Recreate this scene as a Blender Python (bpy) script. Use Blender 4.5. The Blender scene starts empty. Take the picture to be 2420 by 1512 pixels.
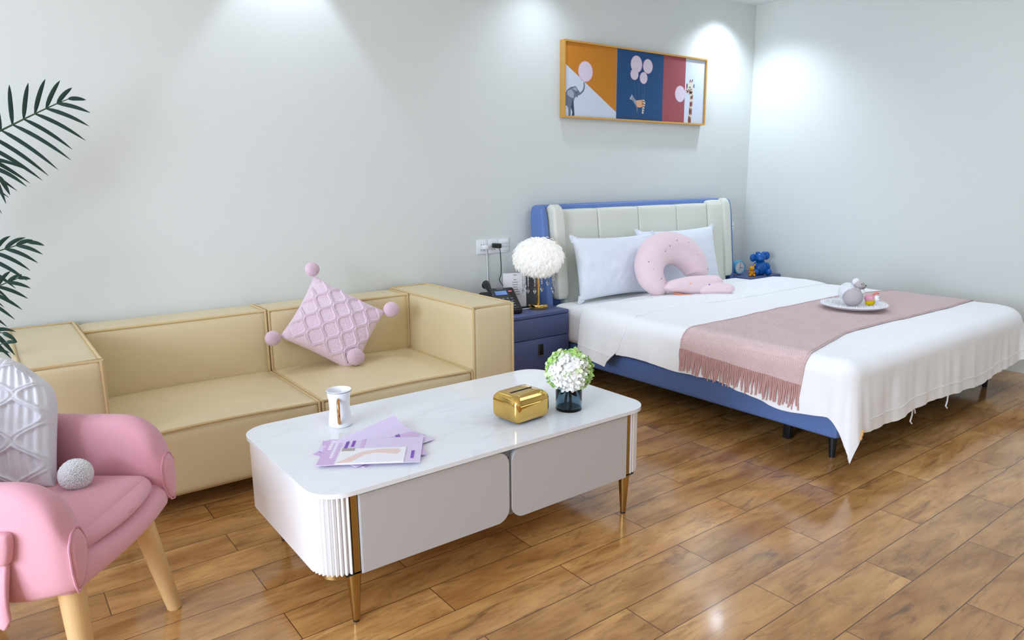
import bpy, bmesh, math, random
from mathutils import Vector, Matrix, noise, Euler

PI = math.pi
random.seed(11)
SC = bpy.context.scene
COL = SC.collection

# ------------------------------------------------------------------ camera
F_PX, IMG_W, IMG_H = 1672.0, 2420, 1512
YAW, PITCH, ROLL = math.radians(36.951), math.radians(11.343), math.radians(0.539)
cy, sy, cp, sp = math.cos(YAW), math.sin(YAW), math.cos(PITCH), math.sin(PITCH)
fwd = Vector((sy * cp, cy * cp, -sp))
rgt = Vector((cy, -sy, 0))
dwn = fwd.cross(rgt)
cr, sr = math.cos(ROLL), math.sin(ROLL)
rgt2 = cr * rgt + sr * dwn
dwn2 = -sr * rgt + cr * dwn
cam_data = bpy.data.cameras.new('camera')
cam = bpy.data.objects.new('camera', cam_data)
COL.objects.link(cam)
rm = Matrix((rgt2, -dwn2, -fwd)).transposed().to_4x4()
cam.matrix_world = Matrix.Translation((0, 0, 1.22)) @ rm
cam_data.sensor_width = 36.0
cam_data.lens = F_PX / IMG_W * 36.0
cam_data.clip_start = 0.05
SC.camera = cam

# ------------------------------------------------------------------ world, lights, exposure
SC.view_settings.view_transform = 'Standard'
SC.view_settings.look = 'None'
SC.view_settings.gamma = 1.0
SC.view_settings.use_curve_mapping = False
SC.view_settings.exposure = -0.08
try:
    SC.cycles.use_denoising = True
    SC.cycles.max_bounces = 8
    SC.cycles.diffuse_bounces = 5
    SC.cycles.caustics_reflective = False
    SC.cycles.caustics_refractive = False
    SC.cycles.sample_clamp_indirect = 6.0
except Exception:
    pass
w = bpy.data.worlds.new('daylight')
SC.world = w
w.use_nodes = True
w.node_tree.nodes['Background'].inputs[0].default_value = (0.85, 0.92, 1.0, 1)
w.node_tree.nodes['Background'].inputs[1].default_value = 1.0


def area_light(name, loc, rot, sx, sy_, watts, color, spread=180):
    l = bpy.data.lights.new(name, 'AREA')
    l.shape = 'RECTANGLE'
    l.size, l.size_y = sx, sy_
    l.energy = watts
    l.color = color
    l.spread = math.radians(spread)
    o = bpy.data.objects.new(name, l)
    o.location = loc
    o.rotation_euler = rot
    COL.objects.link(o)
    return o


def spot_light(name, loc, watts, color, cone, blend, radius=0.04, target=None):
    l = bpy.data.lights.new(name, 'SPOT')
    l.energy = watts
    l.color = color
    l.spot_size = math.radians(cone)
    l.spot_blend = blend
    l.shadow_soft_size = radius
    o = bpy.data.objects.new(name, l)
    o.location = loc
    if target:
        d = Vector(target) - Vector(loc)
        o.rotation_euler = d.to_track_quat('-Z', 'Y').to_euler()
    COL.objects.link(o)
    return o


# daylight through the window of the left wall (the opening spans y -0.6..1.8, z 0.25..2.35)
DAY, LED = (0.69, 0.82, 1.0), (0.72, 0.84, 1.0)
area_light('window_daylight', (-3.11, 0.6, 1.3), (0, -PI / 2, 0), 2.0, 2.2, 262, DAY)
# the row of recessed ceiling downlights along the back wall
spot_light('downlight_sofa', (1.32, 3.40, 2.50), 23, LED, 72, 0.22)
spot_light('downlight_lamp_side', (2.85, 3.27, 2.50), 17, LED, 125, 0.9)
spot_light('downlight_corner', (4.62, 3.29, 2.50), 58, LED, 125, 0.9)
# added soft fill from just below the ceiling, not a known fixture
area_light('ceiling_fill', (3.3, 1.0, 2.49), (0, 0, 0), 1.6, 1.6, 22, DAY)


# ------------------------------------------------------------------ materials
def lin(c):
    return tuple((x / 12.92 if x <= 0.04045 else ((x + 0.055) / 1.055) ** 2.4) for x in c)


def rgb(r, g, b):
    return lin((r / 255, g / 255, b / 255)) + (1,)


MATS = {}


def mat(name, color, rough=0.5, metal=0.0, spec=0.5, bump=None, vary=None, sheen=0.0, coat=0.0, trans=0.0, ior=1.45,
        emit=None, alpha=None, coat_rough=0.05):
    """bump = (kind, scale, strength[, stretch]); vary = (scale, amount)"""
    if name in MATS:
        return MATS[name]
    m = bpy.data.materials.new(name)
    m.use_nodes = True
    nt = m.node_tree
    b = nt.nodes['Principled BSDF']
    b.inputs['Base Color'].default_value = color
    b.inputs['Roughness'].default_value = rough
    b.inputs['Metallic'].default_value = metal
    b.inputs['Specular IOR Level'].default_value = spec
    b.inputs['IOR'].default_value = ior
    if sheen:
        b.inputs['Sheen Weight'].default_value = sheen
    if coat:
        b.inputs['Coat Weight'].default_value = coat
        b.inputs['Coat Roughness'].default_value = coat_rough
    if trans:
        b.inputs['Transmission Weight'].default_value = trans
    if emit:
        b.inputs['Emission Color'].default_value = emit[0]
        b.inputs['Emission Strength'].default_value = emit[1]
    tc = nt.nodes.new('ShaderNodeTexCoord')
    if vary:
        n = nt.nodes.new('ShaderNodeTexNoise')
        n.inputs['Scale'].default_value = vary[0]
        n.inputs['Detail'].default_value = 4
        nt.links.new(tc.outputs['Object'], n.inputs['Vector'])
        mx = nt.nodes.new('ShaderNodeMix')
        mx.data_type = 'RGBA'
        a = vary[1]
        mx.inputs[6].default_value = tuple(max(0, c * (1 - a)) for c in color[:3]) + (1,)
        mx.inputs[7].default_value = tuple(min(1, c * (1 + a)) for c in color[:3]) + (1,)
        nt.links.new(n.outputs['Fac'], mx.inputs[0])
        nt.links.new(mx.outputs[2], b.inputs['Base Color'])
    if bump:
        kind, scale, strength = bump[:3]
        mp = nt.nodes.new('ShaderNodeMapping')
        mp.inputs['Scale'].default_value = bump[3] if len(bump) > 3 else (1, 1, 1)
        nt.links.new(tc.outputs['Object'], mp.inputs['Vector'])
        if kind == 'noise':
            n = nt.nodes.new('ShaderNodeTexNoise')
            n.inputs['Scale'].default_value = scale
            n.inputs['Detail'].default_value = 3
            out = n.outputs['Fac']
        elif kind == 'voronoi':
            n = nt.nodes.new('ShaderNodeTexVoronoi')
            n.inputs['Scale'].default_value = scale
            out = n.outputs['Distance']
        else:
            n = nt.nodes.new('ShaderNodeTexWave')
            n.inputs['Scale'].default_value = scale
            n.bands_direction = kind[-1].upper()
            n.inputs['Distortion'].default_value = 1.0
            n.inputs['Detail'].default_value = 1
            out = n.outputs['Fac']
        nt.links.new(mp.outputs['Vector'], n.inputs['Vector'])
        bp = nt.nodes.new('ShaderNodeBump')
        bp.inputs['Strength'].default_value = strength
        bp.inputs['Distance'].default_value = 0.004
        nt.links.new(out, bp.inputs['Height'])
        nt.links.new(bp.outputs['Normal'], b.inputs['Normal'])
    MATS[name] = m
    return m


def wall_material(name, color):
    m = mat(name, color, 0.75, spec=0.25)
    nt = m.node_tree
    b = nt.nodes['Principled BSDF']
    tc = nt.nodes.new('ShaderNodeTexCoord')
    hs = []
    for sc in ((12, 12, 260), (260, 260, 12)):          # fine horizontal and vertical linen threads of the wallpaper
        mp = nt.nodes.new('ShaderNodeMapping')
        mp.inputs['Scale'].default_value = sc
        nt.links.new(tc.outputs['Object'], mp.inputs['Vector'])
        n = nt.nodes.new('ShaderNodeTexNoise')
        n.inputs['Scale'].default_value = 1.0
        n.inputs['Detail'].default_value = 2
        nt.links.new(mp.outputs['Vector'], n.inputs['Vector'])
        hs.append(n.outputs['Fac'])
    ad = nt.nodes.new('ShaderNodeMath')
    ad.operation = 'ADD'
    nt.links.new(hs[0], ad.inputs[0])
    nt.links.new(hs[1], ad.inputs[1])
    bp = nt.nodes.new('ShaderNodeBump')
    bp.inputs['Strength'].default_value = 0.25
    bp.inputs['Distance'].default_value = 0.001
    nt.links.new(ad.outputs[0], bp.inputs['Height'])
    nt.links.new(bp.outputs['Normal'], b.inputs['Normal'])
    return m


def floor_material():
    m = bpy.data.materials.new('oak_laminate_planks')
    m.use_nodes = True
    nt = m.node_tree
    N, L = nt.nodes, nt.links
    b = N['Principled BSDF']
    tc = N.new('ShaderNodeTexCoord')
    mp = N.new('ShaderNodeMapping')
    mp.inputs['Location'].default_value = (-1.3625 + 0.793 * 8, -0.983 + 0.1464 * 40, 0)
    L.new(tc.outputs['Object'], mp.inputs['Vector'])
    br = N.new('ShaderNodeTexBrick')
    br.offset = 0.5
    br.inputs['Scale'].default_value = 1.0
    br.inputs['Brick Width'].default_value = 0.793
    br.inputs['Row Height'].default_value = 0.1464
    br.inputs['Mortar Size'].default_value = 0.0016
    br.inputs['Mortar Smooth'].default_value = 0.3
    br.inputs['Bias'].default_value = 0.0
    br.inputs['Color1'].default_value = (0, 0, 0, 1)
    br.inputs['Color2'].default_value = (1, 1, 1, 1)
    br.inputs['Mortar'].default_value = (0.5, 0.5, 0.5, 1)
    L.new(mp.outputs['Vector'], br.inputs['Vector'])
    # every plank gets its own stretch of grain
    cmb = N.new('ShaderNodeCombineXYZ')
    ml = N.new('ShaderNodeMath'); ml.operation = 'MULTIPLY'; ml.inputs[1].default_value = 37.0
    L.new(br.outputs['Color'], ml.inputs[0])
    L.new(ml.outputs[0], cmb.inputs[0]); L.new(ml.outputs[0], cmb.inputs[2])
    va = N.new('ShaderNodeVectorMath'); va.operation = 'ADD'
    L.new(tc.outputs['Object'], va.inputs[0]); L.new(cmb.outputs[0], va.inputs[1])

    def nz(scale, detail, rough=0.55, dist=0.0):
        mm = N.new('ShaderNodeMapping'); mm.inputs['Scale'].default_value = scale
        L.new(va.outputs[0], mm.inputs['Vector'])
        n = N.new('ShaderNodeTexNoise'); n.inputs['Scale'].default_value = 1.0
        n.inputs['Detail'].default_value = detail; n.inputs['Roughness'].default_value = rough
        n.inputs['Distortion'].default_value = dist
        L.new(mm.outputs[0], n.inputs['Vector'])
        return n.outputs['Fac']
    soft = nz((2.2, 7.0, 1), 3, 0.6, 0.6)
    streak = nz((6.0, 34.0, 1), 6, 0.65, 0.8)
    fine = nz((14.0, 190.0, 1), 3)
    knots = nz((4.0, 15.0, 1), 6, 0.68, 1.2)
    r1 = N.new('ShaderNodeValToRGB')
    e = r1.color_ramp.elements
    e[0].position = 0.30; e[0].color = rgb(162, 110, 56)
    e[1].position = 0.70; e[1].color = rgb(226, 174, 108)
    L.new(soft, r1.inputs[0])
    r2 = N.new('ShaderNodeValToRGB')
    e = r2.color_ramp.elements
    e[0].position = 0.48; e[0].color = (0, 0, 0, 1)
    e[1].position = 0.72; e[1].color = (1, 1, 1, 1)
    L.new(streak, r2.inputs[0])
    r3 = N.new('ShaderNodeValToRGB')
    e = r3.color_ramp.elements
    e[0].position = 0.54; e[0].color = (0, 0, 0, 1)
    e[1].position = 0.72; e[1].color = (1, 1, 1, 1)
    L.new(knots, r3.inputs[0])

    def mix(fac, a, c, mode='MIX', amount=1.0):
        x = N.new('ShaderNodeMix'); x.data_type = 'RGBA'; x.blend_type = mode
        if amount != 1.0:
            q = N.new('ShaderNodeMath'); q.operation = 'MULTIPLY'; q.inputs[1].default_value = amount
            L.new(fac, q.inputs[0]); fac = q.outputs[0]
        if hasattr(fac, 'links'):
            L.new(fac, x.inputs[0])
        else:
            x.inputs[0].default_value = fac
        for s, v in ((6, a), (7, c)):
            if hasattr(v, 'links'):
                L.new(v, x.inputs[s])
            else:
                x.inputs[s].default_value = v
        return x.outputs[2]
    c = mix(r2.outputs[0], r1.outputs[0], rgb(120, 74, 40), amount=0.55)
    c = mix(r3.outputs[0], c, rgb(78, 52, 38), amount=0.72)
    c = mix(fine, c, rgb(150, 105, 60), amount=0.25)
    tone = N.new('ShaderNodeMapRange')
    tone.inputs[3].default_value = 0.86; tone.inputs[4].default_value = 1.08
    L.new(br.outputs['Color'], tone.inputs[0])
    cx = N.new('ShaderNodeCombineColor')
    for i in range(3):
        L.new(tone.outputs[0], cx.inputs[i])
    c = mix(1.0, c, cx.outputs[0], 'MULTIPLY')
    c = mix(br.outputs['Fac'], c, rgb(86, 54, 32))
    L.new(c, b.inputs['Base Color'])
    b.inputs['Roughness'].default_value = 0.17
    b.inputs['Specular IOR Level'].default_value = 0.5
    b.inputs['Coat Weight'].default_value = 0.35
    b.inputs['Coat Roughness'].default_value = 0.10
    hb = N.new('ShaderNodeMath'); hb.operation = 'MULTIPLY_ADD'
    hb.inputs[1].default_value = -1.0; hb.inputs[2].default_value = 1.0
    L.new(br.outputs['Fac'], hb.inputs[0])
    wav = nz((3.0, 5.0, 1), 2)
    h2 = N.new('ShaderNodeMath'); h2.operation = 'MULTIPLY_ADD'; h2.inputs[1].default_value = 0.9
    L.new(wav, h2.inputs[0]); L.new(hb.outputs[0], h2.inputs[2])
    bp = N.new('ShaderNodeBump'); bp.inputs['Strength'].default_value = 0.35; bp.inputs['Distance'].default_value = 0.002
    L.new(h2.outputs[0], bp.inputs['Height'])
    L.new(bp.outputs['Normal'], b.inputs['Normal'])
    return m


def marble_material():
    m = bpy.data.materials.new('white_marble_slab')
    m.use_nodes = True
    nt = m.node_tree
    N, L = nt.nodes, nt.links
    b = N['Principled BSDF']
    tc = N.new('ShaderNodeTexCoord')
    mp = N.new('ShaderNodeMapping')
    mp.inputs['Rotation'].default_value = (0, 0, math.radians(20))
    mp.inputs['Scale'].default_value = (1.0, 3.2, 1)
    L.new(tc.outputs['Object'], mp.inputs['Vector'])
    n = N.new('ShaderNodeTexNoise')
    n.inputs['Scale'].default_value = 1.7; n.inputs['Detail'].default_value = 6; n.inputs['Distortion'].default_value = 1.2
    L.new(mp.outputs[0], n.inputs['Vector'])
    r = N.new('ShaderNodeValToRGB')
    e = r.color_ramp.elements
    e[0].position = 0.475; e[0].color = rgb(238, 240, 243)
    e[1].position = 0.525; e[1].color = rgb(238, 240, 243)
    k = e.new(0.5); k.color = rgb(231, 234, 238)
    L.new(n.outputs['Fac'], r.inputs[0])
    L.new(r.outputs[0], b.inputs['Base Color'])
    b.inputs['Roughness'].default_value = 0.07
    return m


LEATHER = mat('tan_leather', rgb(224, 205, 164), 0.34, bump=('voronoi', 420, 0.10), vary=(3, 0.05))
LEATHER_SEAM = mat('tan_leather_welt', rgb(214, 188, 140), 0.45)
BLACK = mat('matt_black_plastic', rgb(24, 24, 27), 0.4)
WHITE_LACQ = mat('white_lacquer', rgb(243, 241, 242), 0.3)
GREIGE = mat('greige_lacquer', rgb(196, 194, 194), 0.32)
GREY_CARC = mat('grey_melamine', rgb(150, 156, 164), 0.5)
GOLD = mat('brushed_gold', rgb(180, 152, 98), 0.25, metal=1.0)
GOLD_BRIGHT = mat('polished_gold', rgb(226, 188, 108), 0.07, metal=1.0)
BLUE_LEA = mat('slate_blue_leather', rgb(98, 126, 184), 0.5, bump=('voronoi', 500, 0.08), vary=(4, 0.05))
BLUE_PANEL = mat('slate_blue_panel', rgb(86, 99, 144), 0.42)
CREAM_LEA = mat('cream_leather', rgb(222, 223, 210), 0.5, bump=('voronoi', 420, 0.08))
LINEN = mat('white_bed_linen', rgb(248, 248, 248), 0.85, spec=0.2, sheen=0.15, bump=('noise', 17, 0.55, (1, 1, 1)))
PILLOWCASE = mat('white_pillowcase', rgb(232, 236, 244), 0.85, spec=0.2, sheen=0.1, bump=('noise', 20, 0.3))
PINK_FABRIC = mat('pink_upholstery', rgb(220, 160, 172), 0.85, spec=0.2, sheen=0.3, bump=('noise', 700, 0.25), vary=(2.5, 0.04))
PINK_WELT = mat('pink_welt', rgb(212, 150, 164), 0.85, spec=0.2)
PALE_PINK = mat('pale_pink_cotton', rgb(240, 214, 218), 0.85, spec=0.2, sheen=0.2, bump=('noise', 45, 0.2))
KNIT_PINK = mat('pink_wool_knit', rgb(232, 208, 220), 0.9, spec=0.1, sheen=0.3, bump=('noise', 260, 0.3))
KNIT_WHITE = mat('white_wool_knit', rgb(218, 218, 223), 0.9, spec=0.1, sheen=0.3, bump=('noise', 260, 0.3))
FLUFF_PINK = mat('pink_yarn', rgb(248, 220, 230), 0.95, spec=0.1, sheen=0.4)
FLUFF_WHITE = mat('white_yarn', rgb(250, 250, 250), 0.95, spec=0.1, sheen=0.4)
BLUSH = mat('blush_waffle_knit', rgb(222, 194, 190), 0.9, spec=0.1, sheen=0.5)
BLUSH_FRINGE = mat('blush_yarn', rgb(204, 160, 154), 0.9, spec=0.1)
WOOD_LEG = mat('beech_wood', rgb(214, 176, 122), 0.4, bump=('noise', 12, 0.1, (20, 20, 1)), vary=(9, 0.06))
LEAF = mat('palm_leaf', rgb(34, 62, 54), 0.45, vary=(5, 0.25))
LEAF_STEM = mat('palm_stem', rgb(52, 78, 52), 0.5)
PAPER_LILAC = mat('lilac_print', rgb(212, 182, 224), 0.35)
PAPER_PALE = mat('pale_lilac_print', rgb(222, 208, 236), 0.35)
PAPER_WHITE = mat('white_paper', rgb(240, 240, 244), 0.5)
INK_PURPLE = mat('purple_ink', rgb(128, 84, 178), 0.5)
INK_GREY = mat('grey_ink', rgb(150, 150, 158), 0.6)
INK_SKIN = mat('skin_tone_print', rgb(236, 210, 202), 0.4)


def waffle(m, period, strength):
    nt = m.node_tree
    N, L = nt.nodes, nt.links
    tc = N.new('ShaderNodeTexCoord')
    sx = N.new('ShaderNodeSeparateXYZ')
    L.new(tc.outputs['Object'], sx.inputs[0])

    def op(kind, a, b=None):
        n = N.new('ShaderNodeMath')
        n.operation = kind
        for i, v in enumerate((a, b)):
            if v is None:
                continue
            if hasattr(v, 'links'):
                L.new(v, n.inputs[i])
            else:
                n.inputs[i].default_value = v
        return n.outputs[0]
    u = op('SINE', op('MULTIPLY', op('SUBTRACT', sx.outputs[0], sx.outputs[2]), 2 * PI / period))
    v = op('SINE', op('MULTIPLY', sx.outputs[1], 2 * PI / period))
    h = op('MULTIPLY', u, v)
    bp = N.new('ShaderNodeBump')
    bp.inputs['Strength'].default_value = strength
    bp.inputs['Distance'].default_value = 0.0015
    L.new(h, bp.inputs['Height'])
    L.new(bp.outputs['Normal'], N['Principled BSDF'].inputs['Normal'])
    r = N.new('ShaderNodeMapRange')                    # base colour runs from deeper pink in the pits to paler on the ridges
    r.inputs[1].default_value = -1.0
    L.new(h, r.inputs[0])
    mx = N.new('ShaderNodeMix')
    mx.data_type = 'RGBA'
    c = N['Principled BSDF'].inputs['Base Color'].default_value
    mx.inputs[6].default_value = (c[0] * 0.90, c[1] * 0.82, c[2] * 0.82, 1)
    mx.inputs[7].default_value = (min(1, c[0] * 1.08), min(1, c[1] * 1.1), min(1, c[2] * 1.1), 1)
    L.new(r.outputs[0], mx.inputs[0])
    L.new(mx.outputs[2], N['Principled BSDF'].inputs['Base Color'])


CERAMIC = mat('white_ceramic', rgb(244, 245, 248), 0.12)
WALL = wall_material('linen_wallpaper', rgb(219, 222, 217))
CEIL = mat('ceiling_paint', rgb(240, 240, 240), 0.9, spec=0.1)
SOCKET_WHITE = mat('white_socket_plastic', rgb(236, 238, 240), 0.3)


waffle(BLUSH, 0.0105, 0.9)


# ------------------------------------------------------------------ mesh helpers
def merge(bm, tmp, mx=None, mi=None):
    if mx is not None:
        tmp.transform(mx)
    if mi is not None:
        for f in tmp.faces:
            f.material_index = mi
    me = bpy.data.meshes.new('tmp')
    tmp.to_mesh(me)
    tmp.free()
    bm.from_mesh(me)
    bpy.data.meshes.remove(me)


def add_box(bm, lo, hi, bevel=0.0, seg=2, mi=0, mx=None):
    t = bmesh.new()
    bmesh.ops.create_cube(t, size=1)
    c = [(a + b) / 2 for a, b in zip(lo, hi)]
    s = [b - a for a, b in zip(lo, hi)]
    for v in t.verts:
        v.co = Vector([v.co[i] * s[i] + c[i] for i in range(3)])
    if bevel:
        bmesh.ops.bevel(t, geom=list(t.edges), offset=min(bevel, min(s) * 0.49), segments=seg, affect='EDGES', profile=0.5)
    merge(bm, t, mx, mi)
    return bm


def box(lo, hi, bevel=0.0, seg=2, mx=None):
    return add_box(bmesh.new(), lo, hi, bevel, seg, 0, mx)


def add_puffy(bm, lo, hi, r=0.03, bulge=(0, 0, 0), n=14, mx=None, mi=0, power=1.0):
    """an upholstered block: rounded edges and faces that swell by bulge (x, y, z)"""
    t = bmesh.new()
    bmesh.ops.create_cube(t, size=2)
    bmesh.ops.subdivide_edges(t, edges=list(t.edges), cuts=n, use_grid_fill=True)
    c = Vector([(a + b) / 2 for a, b in zip(lo, hi)])
    h = Vector([(b - a) / 2 for a, b in zip(lo, hi)])
    for v in t.verts:
        u = [math.sin(max(-1, min(1, x)) * PI / 2) for x in v.co]
        p = Vector([u[i] * h[i] for i in range(3)])
        q = Vector([max(-(h[i] - r), min(h[i] - r, p[i])) for i in range(3)])
        d = p - q
        if d.length > 1e-9:
            p = q + d.normalized() * r
        for i in range(3):
            a, b2 = [k for k in range(3) if k != i]
            p[i] += u[i] * bulge[i] * ((1 - u[a] ** 2) * (1 - u[b2] ** 2)) ** power
        v.co = p + c
    merge(bm, t, mx, mi)
    return bm


def puffy(lo, hi, r=0.03, bulge=(0, 0, 0), n=14, mx=None, power=1.0):
    return add_puffy(bmesh.new(), lo, hi, r, bulge, n, mx, 0, power)


def add_tube(bm, pts, r, seg=8, closed=False, caps=True, mi=0):
    pts = [Vector(p) for p in pts]
    n = len(pts)
    rad = r if isinstance(r, (list, tuple)) else [r] * n
    rings = []
    up = None
    for i in range(n):
        a = pts[(i - 1) % n] if (i > 0 or closed) else pts[i]
        b = pts[(i + 1) % n] if (i < n - 1 or closed) else pts[i]
        t = (b - a)
        t = t.normalized() if t.length > 1e-9 else Vector((0, 0, 1))
        if up is None:
            up = t.orthogonal().normalized()
        up = (up - t * up.dot(t))
        up = up.normalized() if up.length > 1e-6 else t.orthogonal().normalized()
        s = t.cross(up)
        rings.append([bm.verts.new(pts[i] + (up * math.cos(k * 2 * PI / seg) + s * math.sin(k * 2 * PI / seg)) * rad[i]) for k in range(seg)])
    m = n if closed else n - 1
    for i in range(m):
        A, B = rings[i], rings[(i + 1) % n]
        for k in range(seg):
            f = bm.faces.new((A[k], A[(k + 1) % seg], B[(k + 1) % seg], B[k]))
            f.material_index = mi
    if caps and not closed:
        bm.faces.new(list(reversed(rings[0]))).material_index = mi
        bm.faces.new(rings[-1]).material_index = mi
    return bm


def tube(pts, r, seg=8, closed=False, caps=True):
    return add_tube(bmesh.new(), pts, r, seg, closed, caps)


def add_lathe(bm, prof, seg=32, c=(0, 0, 0), mi=0):
    rings = []
    for r, z in prof:
        if r < 1e-6:
            rings.append([bm.verts.new((c[0], c[1], c[2] + z))])
        else:
            rings.append([bm.verts.new((c[0] + r * math.cos(k * 2 * PI / seg), c[1] + r * math.sin(k * 2 * PI / seg), c[2] + z)) for k in range(seg)])
    for A, B in zip(rings, rings[1:]):
        for k in range(seg):
            k2 = (k + 1) % seg
            if len(A) == 1 and len(B) == 1:
                continue
            if len(A) == 1:
                f = bm.faces.new((A[0], B[k2], B[k]))
            elif len(B) == 1:
                f = bm.faces.new((A[k], A[k2], B[0]))
            else:
                f = bm.faces.new((A[k], A[k2], B[k2], B[k]))
            f.material_index = mi
    return bm


def lathe(prof, seg=32, c=(0, 0, 0)):
    return add_lathe(bmesh.new(), prof, seg, c)


def add_ball(bm, c, r, seg=20, mi=0, rot=None):
    t = bmesh.new()
    bmesh.ops.create_uvsphere(t, u_segments=seg, v_segments=max(8, seg * 2 // 3), radius=1)
    rr = r if isinstance(r, (list, tuple)) else (r, r, r)
    mx = Matrix.Translation(c) @ (rot.to_matrix().to_4x4() if rot else Matrix()) @ Matrix.Diagonal((rr[0], rr[1], rr[2], 1))
    merge(bm, t, mx, mi)
    return bm


def ball(c, r, seg=20, rot=None):
    return add_ball(bmesh.new(), c, r, seg, 0, rot)


def add_prism(bm, poly, frame, d0, d1, mi=0):
    """poly: 2-D outline; frame(u, v, d) -> Vector"""
    A = [bm.verts.new(frame(u, v, d0)) for u, v in poly]
    B = [bm.verts.new(frame(u, v, d1)) for u, v in poly]
    n = len(poly)
    fs = [bm.faces.new(A), bm.faces.new(list(reversed(B)))]
    for i in range(n):
        fs.append(bm.faces.new((A[(i + 1) % n], A[i], B[i], B[(i + 1) % n])))
    for f in fs:
        f.material_index = mi
    return bm


def rrect(x0, y0, x1, y1, radii, seg=8):
    """rounded rectangle outline; radii = (bl, br, tr, tl)"""
    out = []
    for (cx, cy_, r, a0) in ((x0, y0, radii[0], PI), (x1, y0, radii[1], 1.5 * PI), (x1, y1, radii[2], 0), (x0, y1, radii[3], 0.5 * PI)):
        if r <= 0:
            out.append((cx, cy_))
            continue
        ox = cx + (r if cx == x0 else -r)
        oy = cy_ + (r if cy_ == y0 else -r)
        for k in range(seg + 1):
            a = a0 + k * (PI / 2) / seg
            out.append((ox + r * math.cos(a), oy + r * math.sin(a)))
    return out


def ellipse(cx, cy_, rx, ry, n=32):
    return [(cx + rx * math.cos(k * 2 * PI / n), cy_ + ry * math.sin(k * 2 * PI / n)) for k in range(n)]


def grid(fn, nu, nv):
    bm = bmesh.new()
    V = [[bm.verts.new(fn(i / nu, j / nv)) for j in range(nv + 1)] for i in range(nu + 1)]
    for i in range(nu):
        for j in range(nv):
            bm.faces.new((V[i][j], V[i + 1][j], V[i + 1][j + 1], V[i][j + 1]))
    return bm


def solidify(bm, th):
    bmesh.ops.recalc_face_normals(bm, faces=list(bm.faces))
    bmesh.ops.solidify(bm, geom=list(bm.faces), thickness=th)
    return bm


# ------------------------------------------------------------------ object helpers
def obj(name, bm, m, parent=None, world=True, smooth=True, sharp=40, label=None):
    """one mesh object; world=True: the bmesh is in room coordinates, otherwise in the frame of its thing"""
    if world and parent is not None:
        root = parent
        while root.parent is not None:
            root = root.parent
        bm.transform(root.matrix_basis.inverted())
    bmesh.ops.recalc_face_normals(bm, faces=list(bm.faces))
    me = bpy.data.meshes.new(name)
    bm.to_mesh(me)
    bm.free()
    for x in (m if isinstance(m, (list, tuple)) else [m]):
        me.materials.append(x)
    if smooth:
        me.polygons.foreach_set('use_smooth', [True] * len(me.polygons))
        me.set_sharp_from_angle(angle=math.radians(sharp))
    o = bpy.data.objects.new(name, me)
    COL.objects.link(o)
    if parent is not None:
        o.parent = parent
    if label:
        o['label'] = label
    return o


def thing(name, label, cat, loc=(0, 0, 0), rotz=0.0, group=None):
    o = bpy.data.objects.new(name, None)
    o.empty_display_size = 0.1
    o.location = loc
    o.rotation_euler = (0, 0, rotz)
    o.matrix_basis = Matrix.Translation(loc) @ Matrix.Rotation(rotz, 4, 'Z')
    COL.objects.link(o)
    return tag(o, label, cat, group)


def tag(o, label, cat, group=None):
    o['label'] = label
    o['category'] = cat
    if group:
        o['group'] = group
    return o


def struct(name, bm, m, parent=None, smooth=False):
    o = obj(name, bm, m, parent, smooth=smooth)
    if parent is None:
        o['kind'] = 'structure'
    return o


# ================================================================== the room
XR, YB, H = 5.09, 3.55, 2.52           # right wall, back wall, ceiling
XL, YF = -3.2, -2.6                   # left wall (with the window) and the wall behind the camera
struct('floor', box((XL - 0.1, YF - 0.1, -0.1), (XR + 0.1, YB + 0.1, 0)), floor_material())
struct('wall_back', box((XL - 0.1, YB, 0), (XR + 0.1, YB + 0.1, H)), WALL)
struct('wall_right', box((XR, YF - 0.1, 0), (XR + 0.1, YB, H)), WALL)
struct('wall_front', box((XL - 0.1, YF - 0.1, 0), (XR, YF, H)), WALL)
struct('ceiling', box((XL - 0.1, YF - 0.1, H), (XR + 0.1, YB + 0.1, H + 0.1)), CEIL)
bm = bmesh.new()
WY0, WY1, WZ0, WZ1 = -0.6, 1.8, 0.25, 2.35
add_box(bm, (XL - 0.1, YF, 0), (XL, WY0, H))
add_box(bm, (XL - 0.1, WY1, 0), (XL, YB, H))
add_box(bm, (XL - 0.1, WY0, 0), (XL, WY1, WZ0))
add_box(bm, (XL - 0.1, WY0, WZ1), (XL, WY1, H))
struct('wall_left', bm, WALL)
win = struct('window_1', box((XL - 0.07, WY0, WZ0), (XL - 0.06, WY1, WZ1)), mat('window_glass', (1, 1, 1, 1), 0.02, trans=1.0))
bm = bmesh.new()
for y in (WY0, 0.57, WY1 - 0.06):
    add_box(bm, (XL - 0.09, y, WZ0), (XL - 0.03, y + 0.06, WZ1))
for z in (WZ0, WZ1 - 0.06):
    add_box(bm, (XL - 0.09, WY0, z), (XL - 0.03, WY1, z + 0.06))
struct('window_frame', bm, WHITE_LACQ, win)

# ================================================================== sofa
SX0, SX1, SY0, SY1 = 0.053, 2.040, 2.699, 3.53
sofa = thing('sofa', 'low tan leather sofa with square padded arms against the white wall', 'sofa', (1.046, 3.11, 0))
ARM, BK, ZT, ZSEAT, ZB = 0.237, 0.224, 0.632, 0.330, 0.068
XM = (SX0 + SX1) / 2
WELT = 0.0065


def welt_loop(bm, pts, r=WELT, closed=True):
    add_tube(bm, pts, r, 8, closed)


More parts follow.
